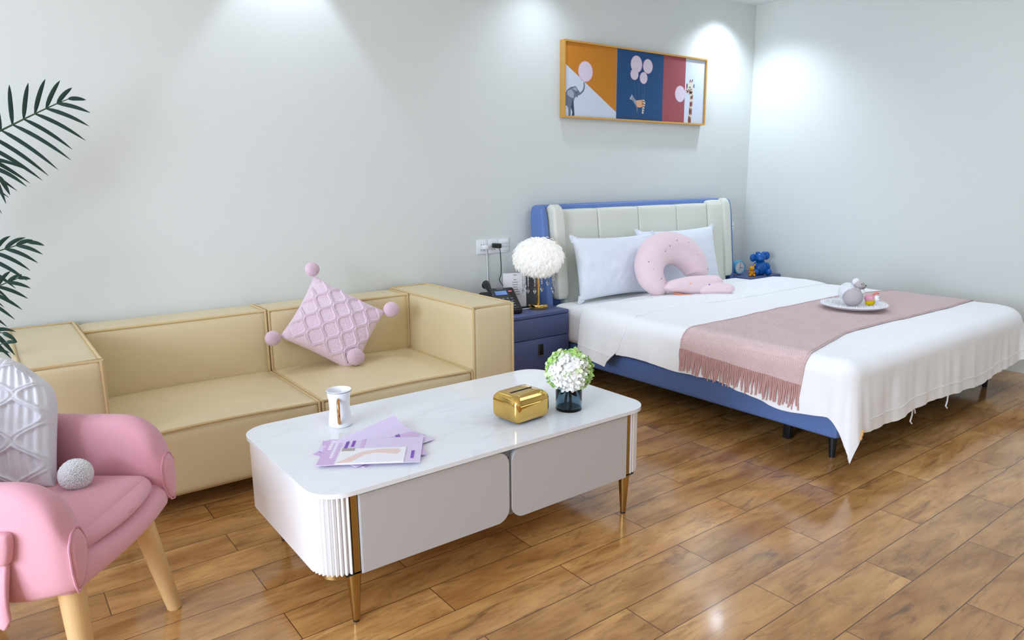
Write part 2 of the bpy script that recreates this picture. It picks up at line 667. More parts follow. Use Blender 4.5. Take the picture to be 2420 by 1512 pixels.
for x0, x1 in ((SX0, SX0 + ARM), (SX1 - ARM, SX1)):
    a = obj('armrest', puffy((x0, SY0, ZB), (x1, SY1, ZT - 0.004), 0.022, (0.004, 0.008, 0.006)), LEATHER, sofa)
    p = bmesh.new()
    e = 0.004
    welt_loop(p, [(x0 + e, SY0 + e, ZT - 0.006), (x1 - e, SY0 + e, ZT - 0.006), (x1 - e, SY1 - e, ZT - 0.006), (x0 + e, SY1 - e, ZT - 0.006)])
    for xx in (x0 + e, x1 - e):
        add_tube(p, [(xx, SY0 + e, ZT - 0.006), (xx, SY0 + e, 0.35), (xx, SY0 + e, ZB + 0.02)], WELT, 8)
    obj('welt', p, LEATHER_SEAM, a)
gap = 0.003
for i, (x0, x1) in enumerate(((SX0 + ARM + gap, XM - gap), (XM + gap, SX1 - ARM - gap))):
    b = obj('backrest', puffy((x0, SY1 - BK, 0.24), (x1, SY1, ZT - 0.012), 0.022, (0.0, 0.018, 0.004)), LEATHER, sofa)
    p = bmesh.new()
    e, z = 0.005, ZT - 0.014
    yb = SY1 - BK + e
    add_tube(p, [(x0 + e, SY1 - e, z), (x0 + e, yb, z), ((x0 + x1) / 2, yb - 0.002, z), (x1 - e, yb, z), (x1 - e, SY1 - e, z)], WELT, 8)
    for xx in (x0 + e, x1 - e):
        add_tube(p, [(xx, yb, z), (xx, yb, 0.33)], WELT, 8)
    obj('welt', p, LEATHER_SEAM, b)
    s = obj('seat_cushion', puffy((x0, SY0 + 0.004, ZB + 0.002), (x1, SY1 - BK + 0.03, ZSEAT), 0.026, (0.0, 0.012, 0.030), 18), LEATHER, sofa)
    p = bmesh.new()
    yf, z = SY0 + 0.006, ZSEAT - 0.006
    n = 12
    fr = [(x0 + e + (x1 - x0 - 2 * e) * k / n, yf - 0.004 * math.sin(PI * k / n), z + 0.010 * math.sin(PI * k / n)) for k in range(n + 1)]
    add_tube(p, [(x0 + e, SY1 - BK, z)] + fr + [(x1 - e, SY1 - BK, z)], WELT, 8)
    for xx in (x0 + e, x1 - e):
        add_tube(p, [(xx, yf, z), (xx, yf - 0.003, 0.2), (xx, yf, ZB + 0.02)], WELT * 0.8, 8)
    obj('welt', p, LEATHER_SEAM, s)
for x in (SX0 + 0.10, SX1 - 0.10):
    for y in (SY0 + 0.12, SY1 - 0.1):
        obj('foot', lathe([(0, 0), (0.022, 0), (0.026, ZB + 0.004), (0, ZB + 0.004)], 20, (x, y, 0)), BLACK, sofa)


# ================================================================== knitted cushions
def pillow_grid(w, h, t, n, power=0.42, pinch=0.07, disp=None, back=True):
    """a stuffed square in its own XY plane, thickness along Z; disp(u, v) raises the front"""
    bm = bmesh.new()
    idx = {}

    def pos(u, v, side):
        m = ((1 - u * u) * (1 - v * v))
        m = max(0.0, m)
        x = u * w / 2 * (1 - pinch * (1 - v * v) * abs(u))
        y = v * h / 2 * (1 - pinch * (1 - u * u) * abs(v))
        z = side * t / 2 * m ** power
        if disp and side > 0 and m > 0.0:
            z += disp(u, v) * min(1, m * 8)
        return Vector((x, y, z))
    for side in (1, -1):
        nn = n if side > 0 else n
        for i in range(nn + 1):
            for j in range(nn + 1):
                u, v = -1 + 2 * i / nn, -1 + 2 * j / nn
                edge = i in (0, nn) or j in (0, nn)
                key = (i, j, 0 if edge else side)
                if key not in idx:
                    idx[key] = bm.verts.new(pos(u, v, side))
        for i in range(nn):
            for j in range(nn):
                q = []
                for a, b in ((i, j), (i + 1, j), (i + 1, j + 1), (i, j + 1)):
                    edge = a in (0, nn) or b in (0, nn)
                    q.append(idx[(a, b, 0 if edge else side)])
                bm.faces.new(q if side > 0 else list(reversed(q)))
    return bm


def cable_knit(cols, rows, amp, rib=0.0, swap=False, moss=False):
    """raised ogee cables crossing each other, with fine ribs between them"""
    def f(u, v):
        if swap:
            u, v = v, u
        a = (u + 1) / 2 * cols
        b = (v + 1) / 2 * rows
        best = 9.0
        for k in range(-1, cols + 2):
            s = 0.25 + 0.235 * math.cos(2 * PI * b)
            for c in (k + s, k + 1 - s):
                best = min(best, abs(a - c))
        w1 = 0.085
        h = math.exp(-((best - 0.055) / 0.045) ** 2) * 0.9 + math.exp(-(best / w1) ** 2) * 0.35
        st = (0.5 + 0.5 * math.cos(2 * PI * a * 7))
        if moss:
            st = 0.5 + 0.5 * math.cos(2 * PI * a * 8) * math.cos(2 * PI * b * 8)
        return amp * h + rib * st * (1 - min(1, h))
    return f


def frame_matrix(origin, xdir, ydir):
    x = Vector(xdir).normalized()
    y = Vector(ydir)
    y = (y - x * y.dot(x)).normalized()
    z = x.cross(y)
    m = Matrix((x, y, z)).transposed().to_4x4()
    m.translation = Vector(origin)
    return m


def pompom(c, r, seed=0, n=2200):
    """a ball of yarn ends: a core with many short radial strands"""
    c = Vector(c)
    bm = bmesh.new()
    t = bmesh.new()
    bmesh.ops.create_icosphere(t, subdivisions=3, radius=r * 0.86)
    merge(bm, t, Matrix.Translation(c))
    rnd = random.Random(seed)
    for k in range(n):
        z = 1 - 2 * (k + 0.5) / n
        a = k * 2.399963
        q = math.sqrt(1 - z * z)
        d = Vector((q * math.cos(a), q * math.sin(a), z))
        lump = 1 + 0.07 * noise.noise(d * 2.3 + Vector((seed, 0, 0)))
        d2 = (d + Vector((rnd.uniform(-.35, .35), rnd.uniform(-.35, .35), rnd.uniform(-.35, .35)))).normalized()
        p0 = c + d * r * 0.80
        p1 = c + d * r * 0.83 + d2 * r * rnd.uniform(0.11, 0.17) * lump
        s1 = d2.orthogonal().normalized() * r * 0.055
        s2 = d2.cross(s1)
        q4 = [bm.verts.new(p0 + s1), bm.verts.new(p0 - s1 * 0.5 + s2 * 0.87), bm.verts.new(p0 - s1 * 0.5 - s2 * 0.87)]
        p4 = [bm.verts.new(p1 + (v.co - p0) * 0.55) for v in q4]
        for i in range(3):
            bm.faces.new((q4[i], q4[(i + 1) % 3], p4[(i + 1) % 3], p4[i]))
        bm.faces.new(p4)
    return bm


pc = thing('knit_cushion', 'pale pink cable knit cushion with four pompoms propped in the tan sofa corner', 'cushion', (1.36, 3.18, 0.36))
# corners seen on the sofa: bottom on the seat, top against the backrest
Bc, Tc = Vector((1.335, 3.06, 0.375)), Vector((1.235, 3.29, 0.765))
Lc, Rc = Vector((1.10, 3.22, 0.46)), Vector((1.615, 3.16, 0.555))
O = (Bc + Tc + Lc + Rc) / 4
mx = frame_matrix(O, (Rc - Bc) + (Tc - Lc), (Tc - Rc) + (Lc - Bc))
wid = ((Rc - Bc).length + (Tc - Lc).length) / 2
hei = ((Tc - Rc).length + (Lc - Bc).length) / 2
bm = pillow_grid(wid * 1.03, hei * 1.03, 0.15, 210, disp=cable_knit(4, 3, 0.011, 0.0035, True, True))
bm.transform(mx)
obj('cushion_cover', bm, KNIT_PINK, pc, sharp=180)
for i, (u, v, r) in enumerate(((-1, -1, 0.042), (1, -1, 0.040), (1, 1, 0.035), (-1, 1, 0.036))):
    p = mx @ Vector((u * (wid / 2 + 0.026), v * (hei / 2 + 0.026), 0.01))
    p.z = max(p.z, 0.40)
    obj('pompom', pompom(p, r, 3 + i), FLUFF_PINK, pc, sharp=180)

# ================================================================== coffee table
ct = thing('coffee_table', 'white coffee table with marble slab top, fluted corners and tapered gold legs', 'table', (1.25, 2.0, 0))
TX0, TX1, TY0, TY1, TZ = 0.618, 1.888, 1.665, 2.347, 0.405
bm = bmesh.new()
add_prism(bm, rrect(TX0, TY0, TX1, TY1, (0.095,) * 4, 14), lambda u, v, d: Vector((u, v, d)), TZ - 0.013, TZ)
top = obj('marble_top', bm, marble_material(), ct, sharp=30)
ZB0, ZB1 = 0.158, TZ - 0.014
ins = 0.008
ax0, ax1, ay0, ay1, rc = TX0 + ins, TX1 - ins, TY0 + ins + 0.006, TY1 - ins, 0.088
# carcass: side panels and rounded back corners as one shell, front set back
poly = [(ax0, ay0 + rc), (ax0 + 0.002, ay0 + rc - 0.001), (ax0 + rc, ay0 + 0.03), (ax1 - rc, ay0 + 0.03), (ax1 - 0.002, ay0 + rc - 0.001), (ax1, ay0 + rc)]
poly += rrect(ax0, ay0, ax1, ay1, (0, 0, rc, rc), 10)[2:]
bm = bmesh.new()
add_prism(bm, poly, lambda u, v, d: Vector((u, v, d)), ZB0, ZB1)
obj('carcass', bm, WHITE_LACQ, ct, sharp=30)
bm = box((ax0 + rc + 0.01, ay0 + 0.014, ZB0 + 0.002), (ax1 - rc - 0.01, ay0 + 0.032, ZB1))
inner = obj('inner_front', bm, GREY_CARC, ct, smooth=False, label='grey carcass front seen between the two drawers')
# fluted quarter columns at the front corners
for cx, s in ((ax0 + rc, -1), (ax1 - rc, 1)):
    nf, out = 10, []
    for k in range(nf * 8 + 1):
        a = k / (nf * 8)
        ang = a * PI / 2
        r = rc - 0.011 + 0.011 * abs(math.sin(a * nf * PI))
        out.append((cx + s * r * math.sin(ang), ay0 + rc - r * math.cos(ang)))
    poly = out + [(cx + s * 0.02, ay0 + rc), (cx, ay0 + rc - 0.02)]
    bm = bmesh.new()
    add_prism(bm, poly, lambda u, v, d: Vector((u, v, d)), ZB0, ZB1)
    obj('fluted_corner', bm, WHITE_LACQ, ct, sharp=50)
    out = [(cx + s * (rc - 0.011) * math.sin(k * PI / 24), ay0 + rc - (rc - 0.011) * math.cos(k * PI / 24)) for k in range(13)]
    bm = bmesh.new()
    add_prism(bm, out + [(cx, ay0 + rc)], lambda u, v, d: Vector((u, v, d)), ZB0 - 0.016, ZB0)
    obj('corner_cap', bm, GOLD, ct)
    xa, xb = (cx, cx + 0.019) if s < 0 else (cx - 0.019, cx)
    obj('gold_strip', box((xa, ay0 + 0.002, ZB0 - 0.012), (xb, ay0 + 0.03, ZB1), 0.001), GOLD, ct, smooth=False)
    # tapered leg under the corner, and the matching rear one
    for ly in (ay0 + 0.022, ay1 - 0.06):
        lx = cx - s * 0.006
        lg = obj('leg', lathe([(0, 0.006), (0.0105, 0.006), (0.0205, ZB0 - 0.004), (0, ZB0 - 0.004)], 24, (lx, ly, 0)), GOLD, ct)
        obj('foot_pad', lathe([(0, 0), (0.0095, 0), (0.0095, 0.006), (0, 0.006)], 20, (lx, ly, 0)), BLACK, lg)
        obj('leg_plate', box((lx - 0.03, ly - 0.02, ZB0 - 0.005), (lx + 0.03, ly + 0.03, ZB0 + 0.0005)), BLACK, lg, smooth=False)
DX = 1.2475
for x0, x1, rad, px in ((ax0 + rc + 0.022, DX - 0.0055, (0, 0.045, 0.045, 0), 0), (DX + 0.0055, ax1 - rc - 0.022, (0.045, 0, 0, 0.045), 1)):
    bm = bmesh.new()
    add_prism(bm, rrect(x0, ZB0 - 0.006, x1, ZB1 - 0.004, rad, 10), lambda u, v, d: Vector((u, d, v)), ay0 - 0.006, ay0 + 0.013)
    bmesh.ops.bevel(bm, geom=[e for e in bm.edges if all(abs(v.co.y - (ay0 - 0.006)) < 1e-5 for v in e.verts)], offset=0.002, segments=2, affect='EDGES')
    obj('drawer_front', bm, GREIGE, ct, sharp=30)
bm = bmesh.new()
fr = lambda u, v, d: Vector((u, d, v))
ys, ye = ay0 + 0.0125, ay0 + 0.0145
add_prism(bm, [(1.2395, 0.352), (1.2445, 0.352), (1.2425, 0.338), (1.2400, 0.345)], fr, ys, ye)
add_prism(bm, [(1.2475, 0.336), (1.2535, 0.358), (1.2535, 0.318), (1.2475, 0.316)], fr, ys, ye)
add_prism(bm, [(1.2440, 0.302), (1.2530, 0.305), (1.2530, 0.296), (1.2440, 0.294)], fr, ys, ye)
obj('printed_film', bm, mat('navy_ink', rgb(22, 22, 84), 0.5), inner, smooth=False, label='navy print on the film behind the drawer gap')

# ================================================================== things on the coffee table
mug = thing('mug', 'white ceramic mug with narrow waist, gold handle and silver rim line', 'mug', (0.905, 2.175, TZ))
prof = [(0, 0), (0.034, 0), (0.0385, 0.003), (0.0392, 0.010), (0.0365, 0.035), (0.0338, 0.062), (0.0355, 0.092), (0.0405, 0.118), (0.0422, 0.124), (0.0414, 0.1255),
        (0.0395, 0.122), (0.0340, 0.095), (0.0315, 0.062), (0.034, 0.02), (0.0, 0.012)]
obj('cup', lathe(prof, 48), CERAMIC, mug, world=False, sharp=60)
obj('rim_line', lathe([(0.0424, 0.1215), (0.0428, 0.1225), (0.0424, 0.1235)], 48), mat('silver_grey', rgb(120, 120, 138), 0.3, metal=0.6), mug, world=False)
hd = Vector((-0.905, -2.175, 0)).normalized()
hd = Matrix.Rotation(math.radians(-4), 3, 'Z') @ hd
pts = []
for k in range(15):
    a = -PI / 2 + PI * k / 14
    pts.append(hd * (0.0335 + 0.026 * math.cos(a) ** 0.7 if math.cos(a) > 0.001 else 0.0335) + Vector((0, 0, 0.060 + 0.041 * math.sin(a))))
obj('handle', tube(pts, 0.0052, 10), mat('rose_gold', rgb(206, 150, 96), 0.15, metal=1.0), mug, world=False, label='gold loop handle turned towards the viewer')

tb = thing('tissue_box', 'shiny gold tissue box with a slot in its lid', 'tissue box', (1.432, 1.857, TZ), math.radians(5))
bm = bmesh.new()
bx, by, bz = 0.080, 0.068, 0.098


def tb_outline(k):
    return rrect(-bx + k, -by + k, bx - k, by - k, (max(0.021 - k * 0.4, 0.004),) * 4, 8)


levels = [(0.016, 0.006), (0.006, 0.010), (0.001, 0.020), (0.0, 0.032), (0.0, 0.066), (0.0015, 0.0675), (0.0015, 0.0690), (0.0, 0.0705), (0.002, 0.080), (0.008, 0.0895), (0.016, 0.0955), (0.024, bz), (0.05, bz)]
rings = []
for k, z in levels:
    rings.append([bm.verts.new((u, v, z)) for u, v in tb_outline(k)])
for A, B in zip(rings, rings[1:]):
    n = len(A)
    for i in range(n):
        bm.faces.new((A[i], A[(i + 1) % n], B[(i + 1) % n], B[i]))
bm.faces.new(list(reversed(rings[0])))
bm.faces.new(rings[-1])
obj('case', bm, GOLD_BRIGHT, tb, world=False, sharp=35)
bm = bmesh.new()
add_prism(bm, rrect(-0.050, -0.0045, 0.050, 0.0045, (0.0044,) * 4, 6), lambda u, v, d: Vector((u, v, d)), bz - 0.002, bz + 0.0006)
obj('slot', bm, mat('slot_black', rgb(12, 10, 9), 0.8), tb, world=False, label='black slot in the lid')
for x in (-0.052, 0.052):
    for y in (-0.042, 0.042):
        obj('foot', box((x - 0.006, y - 0.006, 0), (x + 0.006, y + 0.006, 0.011), 0.002), GOLD_BRIGHT, tb, world=False)

VC = (1.622, 1.822, TZ)
vase = thing('vase', 'short blue tinted glass cylinder vase on the marble table', 'vase', VC)
obj('glass', lathe([(0, 0.0), (0.046, 0.0), (0.0475, 0.004), (0.0475, 0.080), (0.0462, 0.081), (0.0450, 0.080), (0.0445, 0.010), (0, 0.008)], 48),
    mat('blue_tinted_glass', rgb(168, 192, 206), 0.02, trans=1.0, ior=1.33), vase, world=False, sharp=50)
bq = thing('hydrangea_bouquet', 'round bunch of white and lime green hydrangeas in the blue glass vase', 'flowers', (VC[0], VC[1], TZ + 0.012))
G_STEM = mat('flower_stem_green', rgb(38, 62, 48), 0.5)
PETAL_W = mat('white_petal', rgb(246, 246, 242), 0.7, spec=0.2)
PETAL_G = mat('lime_petal', rgb(178, 218, 122), 0.7, spec=0.2, vary=(40, 0.15))
PETAL_LG = mat('pale_lime_petal', rgb(222, 238, 190), 0.7, spec=0.2)
for k in range(3):
    a = k * 2.1 + 0.4
    obj('stem', tube([(0.014 * math.cos(a), 0.014 * math.sin(a), 0.0), (0.007 * math.cos(a), 0.007 * math.sin(a), 0.05), (0.02 * math.cos(a), 0.02 * math.sin(a), 0.105)], 0.005, 8), G_STEM, bq, world=False)
for k, (a, tilt) in enumerate(((2.6, 0.5), (5.0, 0.5))):
    q = grid(lambda s, t, a=a: Vector((math.cos(a) * (0.004 + 0.030 * s) - math.sin(a) * (t - 0.5) * 0.034 * math.sin(PI * min(1, s * 0.95 + 0.05)),
                                       math.sin(a) * (0.004 + 0.030 * s) + math.cos(a) * (t - 0.5) * 0.034 * math.sin(PI * min(1, s * 0.95 + 0.05)), 0.062 - 0.025 * s)), 8, 4)
    obj('leaf', solidify(q, 0.0008), G_STEM, bq, world=False)


def floret(bm, c, n, size, mi, rnd):
    n = n.normalized()
    t = n.orthogonal().normalized()
    t = Matrix.Rotation(rnd.uniform(0, 2 * PI), 3, n) @ t
    s = n.cross(t)
    for k in range(4):
        a = k * PI / 2
        d = t * math.cos(a) + s * math.sin(a)
        e = -t * math.sin(a) + s * math.cos(a)
        l, w_, cup = size * rnd.uniform(0.85, 1.15), size * 0.46, rnd.uniform(0.1, 0.55)
        P = [c, c + d * l * 0.35 + e * w_ * 0.8 + n * l * cup * 0.25, c + d * l * 0.75 + e * w_ * 0.9 + n * l * cup * 0.6, c + d * l + n * l * cup,
             c + d * l * 0.75 - e * w_ * 0.9 + n * l * cup * 0.6, c + d * l * 0.35 - e * w_ * 0.8 + n * l * cup * 0.25]
        mid = bm.verts.new(c + d * l * 0.55 + n * l * cup * 0.25)
        vs = [bm.verts.new(p) for p in P]
        for i in range(6):
            f = bm.faces.new((mid, vs[i], vs[(i + 1) % 6]))
            f.material_index = mi
    return bm


rnd = random.Random(5)
HC = Vector((0, 0, 0.130))
for name, sel in (('white_blossom', 0), ('lime_blossom', 1)):
    bm = bmesh.new()
    n_f = 240
    for k in range(n_f):
        z = 1 - 2 * (k + 0.5) / n_f
        if z < -0.78:
            continue
        a = k * 2.399963
        r = math.sqrt(1 - z * z)
        d = Vector((r * math.cos(a), r * math.sin(a), z))
        # lime florets lie at the top and around the sides as seen from the sofa side; white ones in the front middle
        front = d.dot(Vector((-0.62, -0.70, 0.05)))
        green = front + 0.25 * noise.noise(d * 2.5) < 0.48 and d.z > -0.9
        if green != bool(sel):
            continue
        c = HC + Vector((d.x * 0.076, d.y * 0.076, d.z * 0.070)) * rnd.uniform(0.92, 1.06)
        floret(bm, c, (d + Vector((rnd.uniform(-.3, .3), rnd.uniform(-.3, .3), rnd.uniform(-.2, .4)))), 0.0175 if not sel else 0.018, 0 if rnd.random() < (0.95 if not sel else 0.62) else 1, rnd)
    if not sel:
        core = bmesh.new()
        add_ball(bm, HC, (0.062, 0.062, 0.056), 24, 0)
    obj(name, bm, [PETAL_W, PETAL_LG] if not sel else [PETAL_G, PETAL_LG], bq, world=False, sharp=180)

# leaflets fanned on the slab, from the bottom of the fan to the top sheet
A4L, A4S = 0.297, 0.205


def leaflet(cx, cy_, deg, z, m, label, marks, curl=0.0):
    t = thing('leaflet', label, 'leaflet', (cx, cy_, z), math.radians(deg), 'fanned leaflets on the coffee table')

    def fn(a, b):
        u, v = a - 0.5, b - 0.5
        lift = curl * max(0, (v + 0.1)) ** 2 * (1 + 2 * u)
        return Vector((u * A4L, v * A4S, 0.0012 + lift))
    obj('sheet', solidify(grid(fn, 16, 10), 0.0012), m, t, world=False)
    for lvl, (nm, mm, rects) in enumerate(marks):
        bm = bmesh.new()
        for r in rects:
            if len(r) == 4 and not isinstance(r[0], tuple):
                poly = [(r[0], r[1]), (r[2], r[1]), (r[2], r[3]), (r[0], r[3])]
            else:
                poly = r
            add_prism(bm, poly, lambda u, v, d: Vector((u * A4L, v * A4S, d + curl * max(0, (v + 0.1)) ** 2 * (1 + 2 * u))), 0.0011, 0.0018 + 0.0003 * lvl)
        obj(nm, bm, mm, t, world=False, smooth=False)
    return t


def bars(x, y0, n, w_, h, step):
    return [(x, y0 + k * step, x + w_, y0 + k * step + h) for k in range(n)]


side_text = ('purple_lettering', INK_PURPLE, bars(0.18, 0.28, 2, 0.09, 0.07, 0.11))
leaflet(0.905, 1.945, 24, TZ + 0.0005, PAPER_LILAC, 'lilac leaflet at the bottom of the fan, its corner pointing at the mug', [('purple_lettering', INK_PURPLE, bars(0.10, 0.26, 2, 0.11, 0.06, 0.10) + bars(0.26, 0.28, 2, 0.09, 0.05, 0.10))])
leaflet(0.915, 1.925, 10, TZ + 0.0032, PAPER_PALE, 'pale leaflet with a rolled up far edge in the fan', [], 0.045)
leaflet(0.892, 1.902, -21, TZ + 0.0062, PAPER_LILAC, 'lilac leaflet directly under the top sheet of the fan', [('purple_lettering', INK_PURPLE, bars(0.26, 0.33, 2, 0.05, 0.08, 0.10)), ('picture_panel', PAPER_PALE, [(-0.3, -0.4, 0.2, 0.2)])])
hand = [(-0.32, -0.46), (-0.10, -0.06), (0.05, 0.02), (0.27, 0.02), (0.29, -0.08), (0.26, -0.20), (0.05, -0.12), (-0.06, -0.18), (-0.16, -0.40), (-0.20, -0.46)]
leaflet(0.876, 1.874, -33, TZ + 0.0092, PAPER_PALE, 'top leaflet of the fan with a photo panel and white lettering', [
    ('lilac_band', PAPER_LILAC, [(-0.5, -0.5, -0.34, 0.5), (-0.14, 0.10, -0.10, 0.5)]),
    ('white_lettering', PAPER_WHITE, [(-0.46 + 0.0, 0.40 - 0.065 * k, -0.425, 0.44 - 0.065 * k) for k in range(6)] + [(-0.405, 0.40 - 0.065 * k, -0.375, 0.44 - 0.065 * k) for k in range(11)]),
    ('purple_lettering', INK_PURPLE, [(-0.30, 0.36 - 0.065 * k, -0.268, 0.41 - 0.065 * k) for k in range(5)] + [(-0.235, 0.36 - 0.065 * k, -0.205, 0.41 - 0.065 * k) for k in range(4)] ),
    ('purple_imprint', INK_PURPLE, [(0.40, -0.10 - 0.05 * k, 0.43, -0.07 - 0.05 * k) for k in range(6)]),
    ('photo_panel', PAPER_WHITE, [(-0.32, -0.48, 0.34, 0.08)]),
    ('photo_hand', INK_SKIN, [hand]),
    ('photo_block', mat('taupe_print', rgb(176, 166, 158), 0.5), [(-0.31, -0.02, -0.18, 0.085)]),
])

# ================================================================== armchair
CH = thing('armchair', 'pink upholstered tub armchair on splayed beech legs', 'armchair', (0.0, 2.118, 0), math.radians(-36))


def chair_path(n):
    """plan of the shell's centre line, from the near arm tip round the back to the far arm tip"""
    ctrl = [(0.275, -0.224), (0.14, -0.232), (-0.02, -0.240), (-0.17, -0.222), (-0.275, -0.14), (-0.31, 0.0),
            (-0.275, 0.14), (-0.17, 0.222), (-0.02, 0.240), (0.14, 0.232), (0.275, 0.224)]
    pts = [Vector((a, b, 0)) for a, b in ctrl]
    out = []
    m = len(pts) - 1
    for k in range(n + 1):
        t = k / n * m
        i = min(int(t), m - 1)
        f = t - i
        p0, p1, p2, p3 = pts[max(i - 1, 0)], pts[i], pts[i + 1], pts[min(i + 2, m)]
        out.append(0.5 * ((2 * p1) + (-p0 + p2) * f + (2 * p0 - 5 * p1 + 4 * p2 - p3) * f * f + (-p0 + 3 * p1 - 3 * p2 + p3) * f ** 3))
    return out


NP = 64
path = chair_path(NP)
acc = [0.0]
for a, b in zip(path, path[1:]):
    acc.append(acc[-1] + (b - a).length)
TOT = acc[-1]
bm = bmesh.new()
rings, welts = [], []
for i, p in enumerate(path):
    t = (path[min(i + 1, NP)] - path[max(i - 1, 0)]).normalized()
    nrm = Vector((t.y, -t.x, 0))                       # outwards
    s = min(acc[i], TOT - acc[i])
    back = max(0.0, min(1.0, (s - 0.30) / 0.22))
    topz = 0.572 + 0.20 * back * back * (3 - 2 * back)
    q = max(0.0, 1 - s / 0.115)
    topz -= 0.115 * (1 - math.sqrt(max(0, 1 - q * q)))
    botz = 0.292 + 0.02 * max(0, 1 - s / 0.10)
    th = 0.046 * (1 if s > 0.03 else 0.72 + 0.28 * math.sqrt(s / 0.03))
    zz = lambda f: botz + (topz - botz) * f
    sec = [(-th * 0.8, botz + 0.02), (-th * 0.95, zz(0.35)), (-th, zz(0.72)), (-th * 0.92, topz - 0.030), (-th * 0.55, topz - 0.008), (0, topz),
           (th * 0.55, topz - 0.008), (th * 0.92, topz - 0.030), (th * 1.05, zz(0.72)), (th * 1.0, zz(0.42)), (th * 0.55, zz(0.16)), (-th * 0.1, botz), (-th * 0.55, botz - 0.004)]
    rings.append([bm.verts.new(p + nrm * o_ + Vector((0, 0, z))) for o_, z in sec])
for A, B in zip(rings, rings[1:]):
    n = len(A)
    for k in range(n):
        bm.faces.new((A[k], A[(k + 1) % n], B[(k + 1) % n], B[k]))
# soft rounded tips
for R, sgn in ((rings[0], 1), (rings[-1], -1)):
    c = sum((v.co for v in R), Vector()) / len(R)
    fw = Vector((1, 0, 0))
    R2 = [bm.verts.new(c + (v.co - c) * 0.90 + fw * 0.011) for v in R]
    R3 = [bm.verts.new(c + (v.co - c) * 0.5 + fw * 0.015) for v in R]
    n = len(R)
    for a_, b_ in ((R, R2), (R2, R3)):
        for k in range(n):
            f = (a_[k], a_[(k + 1) % n], b_[(k + 1) % n], b_[k])
            bm.faces.new(f)
    bm.faces.new(R3)
    welts.append([c + (v.co - c) * 1.005 + fw * 0.004 for v in R])
shell = obj('shell', bm, PINK_FABRIC, CH, world=False, sharp=180)
md = shell.modifiers.new('smooth', 'SUBSURF')
md.levels = md.render_levels = 1
for wl in welts:
    obj('welt', tube(wl, 0.0028, 6, True), PINK_WELT, shell, world=False)
bm = puffy((-0.27, -0.240, 0.287), (0.268, 0.240, 0.374), 0.026, (0.034, 0, 0), 18)
obj('seat_base', bm, PINK_FABRIC, CH, world=False)
bm = puffy((-0.25, -0.186, 0.352), (0.252, 0.186, 0.412), 0.028, (0.034, 0.002, 0.016), 18)
sc_ = obj('seat_cushion', bm, PINK_FABRIC, CH, world=False)
cw = [(-0.2, -0.184), (0.1, -0.187), (0.22, -0.184), (0.248, -0.160), (0.269, -0.09), (0.283, 0), (0.269, 0.09), (0.248, 0.160), (0.22, 0.184), (0.1, 0.187), (-0.2, 0.184)]
obj('welt', tube([(a, b, 0.386) for a, b in cw], 0.004, 8), PINK_WELT, sc_, world=False)
for tx, ty, fx, fy in ((0.235, 0.130, 0.282, 0.168), (0.235, -0.198, 0.27, -0.235), (-0.20, 0.14, -0.29, 0.21), (-0.20, -0.14, -0.29, -0.21)):
    a, b = Vector((tx, ty, 0.30)), Vector((fx, fy, 0.0))
    pts = [a.lerp(b, k / 8) for k in range(9)]
    obj('leg', tube(pts, [0.030 - 0.010 * k / 8 for k in range(9)], 20), WOOD_LEG, CH, world=False)


def pocket(a, b):
    """gathered cloth body of the pocket: a along the arm, b downwards"""
    x = -0.03 + 0.192 * a
    z = 0.408 - 0.162 * b
    r = max(0.0, (a - 0.86) / 0.14)
    z += 0.030 * r * r * b
    y = -0.286 - 0.010 * math.sin(b * PI) - 0.009 * math.sin(a * 15) * b - 0.012 * max(0, 1 - abs(a - 0.55) / 0.3) * b
    return Vector((x - 0.004 * b, y, z))


pk = obj('side_pocket', solidify(grid(pocket, 30, 20), 0.014), PINK_FABRIC, CH, world=False, sharp=180)
bm = puffy((-0.035, -0.300, 0.402), (0.180, -0.268, 0.478), 0.014, (0, 0, 0), 12)
for v in bm.verts:
    k = (0.478 - v.co.z) / 0.076
    if v.co.x > 0.1:
        v.co.x -= 0.016 * max(0, k - 0.35)
obj('pocket_flap', bm, PINK_FABRIC, pk, world=False)

# white knitted cushion on the armchair
wc = thing('knit_cushion', 'white cable knit cushion with a big pompom leaning in the pink armchair', 'cushion', (-0.05, 2.2, 0.42))
Wx, Wup = Vector((0.83, -0.50, 0.03)), Vector((0.14, 0.36, 0.92))
Wx.normalize()
Bo = Vector((0.086, 2.150, 0.424))
Wup = (Wup - Wx * Wup.dot(Wx)).normalized()
WS = 0.45
O = Bo - Wx * WS / 2 + Wup * (WS * 0.82) / 2
mx = frame_matrix(O, Wx, Wup)
bm = pillow_grid(WS, WS * 0.83, 0.15, 210, power=0.36, pinch=0.05, disp=cable_knit(3, 3, 0.013, 0.0065))
for v in bm.verts:                                     # the top corner sags into a round shoulder
    u, vv = v.co.x / (WS / 2), v.co.y / (WS * 0.415)
    if u > 0 and vv > 0:
        k = u ** 2.2 * vv ** 2.2
        v.co.x -= 0.085 * k
        v.co.y -= 0.075 * k
bm.transform(mx)
obj('cushion_cover', bm, KNIT_WHITE, wc, sharp=180)
obj('pompom', pompom(Vector((0.132, 2.117, 0.456)), 0.043, 21, 3600), FLUFF_WHITE, wc, sharp=180)
obj('pompom', pompom(mx @ Vector((-WS / 2 - 0.03, -WS * 0.43, 0)), 0.050, 22, 1500), FLUFF_WHITE, wc, sharp=180)

